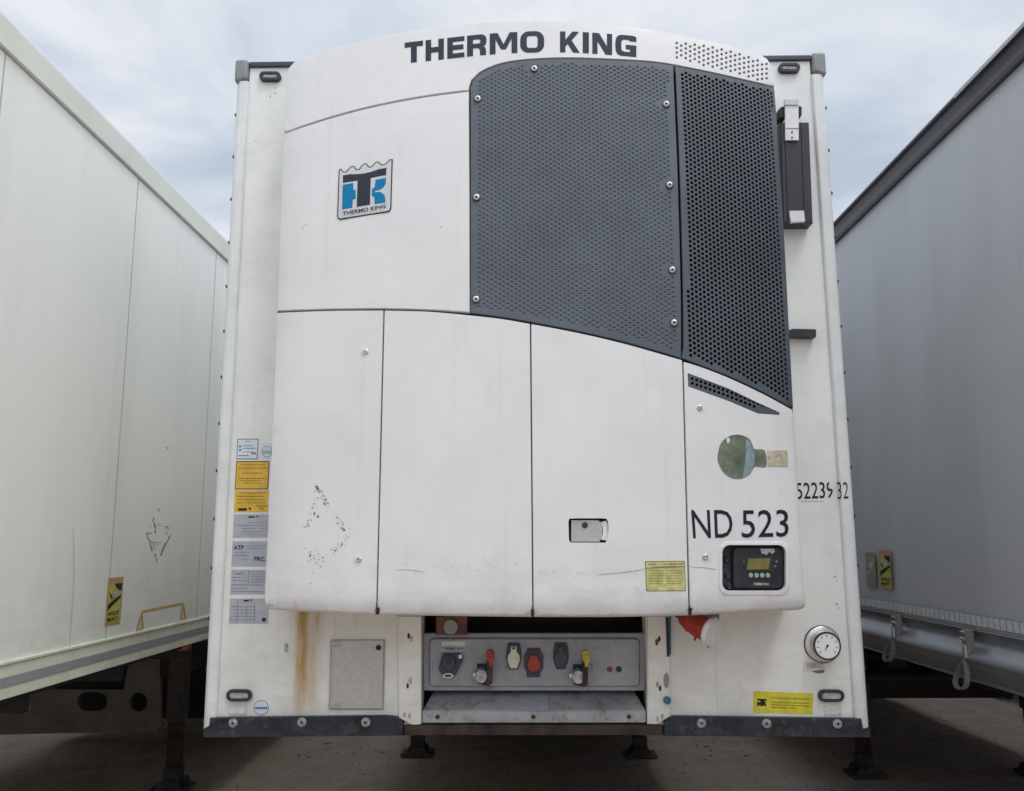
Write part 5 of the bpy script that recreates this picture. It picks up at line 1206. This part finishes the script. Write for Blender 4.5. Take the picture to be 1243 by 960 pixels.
# underbody, legs, crossbars
underbody(rgt, XR+.1, XR+2.5, z_b+.06, RY0+.2, RY1-.1)
q = onZ(1050, 940); landing_leg(rgt, q.x, q.y, z_b); landing_leg(rgt, 2*(XR+1.275)-q.x, q.y, z_b)
ly = q.y
bm = bmesh.new(); tube(bm, [(q.x, ly-.05, .95), (q.x+1.2, ly-.05, .62)], .035); mk('brace_bar', bm, 'dark', rgt, 50)
bm = bmesh.new(); box(bm, (XR+.15, ly+.2, .55), (XR+1.85, ly+.95, 1.12), .02); mk('shade_box', bm, 'dark', rgt)  # box added to block light, filling the dark mass under the rail
bm = bmesh.new(); tube(bm, [(XR+.3, ly-.35, .80), (XR+2.2, ly-.35, .80)], .05); mk('leg_crossbar', bm, 'dark', rgt, 50)
axle_set(rgt, XR+1.275, 8.3, 2.5, 1.1)

# ================================================================= NEXT TRAILERS OF THE ROW
def outer(x0_, x1_, label, m_):
    t_ = thing('parked_trailer', label, 'trailer', ((x0_+x1_)/2, -2, 0))
    bm = bmesh.new(); box(bm, (x0_, -2.0, 1.22), (x1_, 11.5, 3.93), .03); mk('box_body', bm, m_, t_, 40)
    underbody(t_, x0_+.05, x1_-.05, 1.23, -1.8, 11.4); c_ = (x0_+x1_)/2
    for s_ in (-1, 1): landing_leg(t_, c_+s_*.95, 3.6, 1.2)
    bm = bmesh.new(); box(bm, (x0_+.15, 4.4, .45), (x1_-.15, 5.6, 1.15), .02); mk('shade_box', bm, 'dark', t_)  # dark box added under the floor to block light
    axle_set(t_, c_, 7.6, 2.5, 1.1)
outer(-8.03, -5.48, 'shaded trailer standing beyond the left box trailer, behind its plate with oval holes', 'lwall')
outer(5.48, 8.03, 'shaded trailer standing beyond the grey curtain trailer, past the strip of lit dirt', 'curtain')

# ================================================================= GROUND
def ground_mat():
    Mg = bpy.data.materials.new('packed_dirt'); Mg.use_nodes = True; t = Mg.node_tree; n = t.nodes; l = t.links; b = n['Principled BSDF']; b.inputs['Roughness'].default_value = .95; b.inputs['Specular IOR Level'].default_value = .2
    g = n.new('ShaderNodeNewGeometry')
    a = n.new('ShaderNodeTexNoise'); a.inputs['Scale'].default_value = 2.6; a.inputs['Detail'].default_value = 12; a.inputs['Roughness'].default_value = .76; l.new(g.outputs['Position'], a.inputs[0])
    r = n.new('ShaderNodeValToRGB'); l.new(a.outputs[0], r.inputs[0]); e_ = r.color_ramp.elements
    e_[0].position = .3; e_[0].color = (.45, .35, .28, 1); e_[1].position = .68; e_[1].color = (.72, .61, .51, 1); q_ = e_.new(.48); q_.color = (.62, .50, .415, 1)
    # sandy patches
    s = n.new('ShaderNodeTexNoise'); s.inputs['Scale'].default_value = .55; s.inputs['Detail'].default_value = 4; l.new(g.outputs['Position'], s.inputs[0])
    rs_ = n.new('ShaderNodeValToRGB'); l.new(s.outputs[0], rs_.inputs[0]); rs_.color_ramp.elements[0].position = .5; rs_.color_ramp.elements[1].position = .72
    mx = n.new('ShaderNodeMix'); mx.data_type = 'RGBA'; l.new(rs_.outputs[0], mx.inputs[0]); l.new(r.outputs[0], mx.inputs[6]); mx.inputs[7].default_value = (.58, .44, .34, 1)
    # grit
    v = n.new('ShaderNodeTexVoronoi'); v.inputs['Scale'].default_value = 55; l.new(g.outputs['Position'], v.inputs[0])
    vr = n.new('ShaderNodeValToRGB'); l.new(v.outputs['Distance'], vr.inputs[0]); vr.color_ramp.elements[0].position = .0; vr.color_ramp.elements[0].color = (.62, .62, .62, 1); vr.color_ramp.elements[1].position = .35
    m2 = n.new('ShaderNodeMix'); m2.data_type = 'RGBA'; m2.blend_type = 'MULTIPLY'; m2.inputs[0].default_value = .55; l.new(mx.outputs[2], m2.inputs[6]); l.new(vr.outputs[0], m2.inputs[7]); l.new(m2.outputs[2], b.inputs['Base Color'])
    bn = n.new('ShaderNodeTexNoise'); bn.inputs['Scale'].default_value = 14; bn.inputs['Detail'].default_value = 9; bn.inputs['Roughness'].default_value = .7; l.new(g.outputs['Position'], bn.inputs[0])
    bp_ = n.new('ShaderNodeBump'); bp_.inputs['Strength'].default_value = 1; bp_.inputs['Distance'].default_value = .07; l.new(bn.outputs[0], bp_.inputs['Height']); l.new(bp_.outputs[0], b.inputs['Normal'])
    return Mg
bm = bmesh.new(); 
from mathutils import noise as mn
xs_ = [-900, -200, -60, -20]+[-10+.12*i for i in range(167)]+[20, 60, 200, 900]; ys2 = [-900, -200, -60, -15, -6]+[-2+.12*i for i in range(100)]+[16, 30, 80, 250, 900]
gv = [[bm.verts.new((x, y, (mn.noise(Vector((x*.9, y*.9, 0)))*.022+mn.noise(Vector((x*3.1, y*3.1, 4)))*.008-.012) if abs(x) < 10.1 and -2.1 < y < 10.1 else -.02)) for y in ys2] for x in xs_]
for i in range(len(xs_)-1):
    for j in range(len(ys2)-1): bm.faces.new((gv[i][j], gv[i+1][j], gv[i+1][j+1], gv[i][j+1]))
M['ground'] = ground_mat()
gd = mk('ground', bm, 'ground', None, 80); gd['kind'] = 'structure'
# gravel scattered on the dirt, too many to count: one object
bm = bmesh.new(); rg = random.Random(11)
for k in range(2600):
    x = rg.uniform(-4.5, 4.5); y = rg.uniform(2.2, 8.5); r = rg.uniform(.004, .013)*(1.8 if rg.random() < .05 else 1); z = mn.noise(Vector((x*.9, y*.9, 0)))*.022+mn.noise(Vector((x*3.1, y*3.1, 4)))*.008-.012+r*.2
    o_ = [bm.verts.new((x+r*rg.uniform(.7, 1.3)*math.cos(a_), y+r*rg.uniform(.7, 1.3)*math.sin(a_), z)) for a_ in (0, 1.25, 2.5, 3.8, 5.0)]; t_ = bm.verts.new((x, y, z+r*rg.uniform(.5, .9)))
    for i in range(5): bm.faces.new((o_[i], o_[(i+1) % 5], t_))
M['twig'] = mat('dry_twig', (.09, .055, .035), .9)
for k in range(16):
    px_ = rg.uniform(835, 905) if k < 9 else rg.uniform(290, 470); q = onZ(px_, rg.uniform(899, 925)); a_ = rg.uniform(0, 3.1); L_ = rg.uniform(.02, .10)
    b2 = bmesh.new(); z_ = mn.noise(Vector((q.x*.9, q.y*.9, 0)))*.022+mn.noise(Vector((q.x*3.1, q.y*3.1, 4)))*.008-.004
    d_ = Vector((math.cos(a_), math.sin(a_), .02))*L_; p_ = Vector((q.x, q.y, z_)); tube(b2, [p_, p_+d_*.5+Vector((.006, -.008, .004)), p_+d_], [.004, .0035, .0015], 6)
    tw = mk('twig', b2, 'twig', None, 60); tw['label'] = 'dry brown twig lying on the dirt below the middle trailer'; tw['category'] = 'twig'; tw['group'] = 'twigs on the ground'
M['stone'] = mat('gravel_stone', (.30, .27, .24), .9, var=.3, vscale=9)
gs = mk('gravel', bm, 'stone'); gs['kind'] = 'stuff'
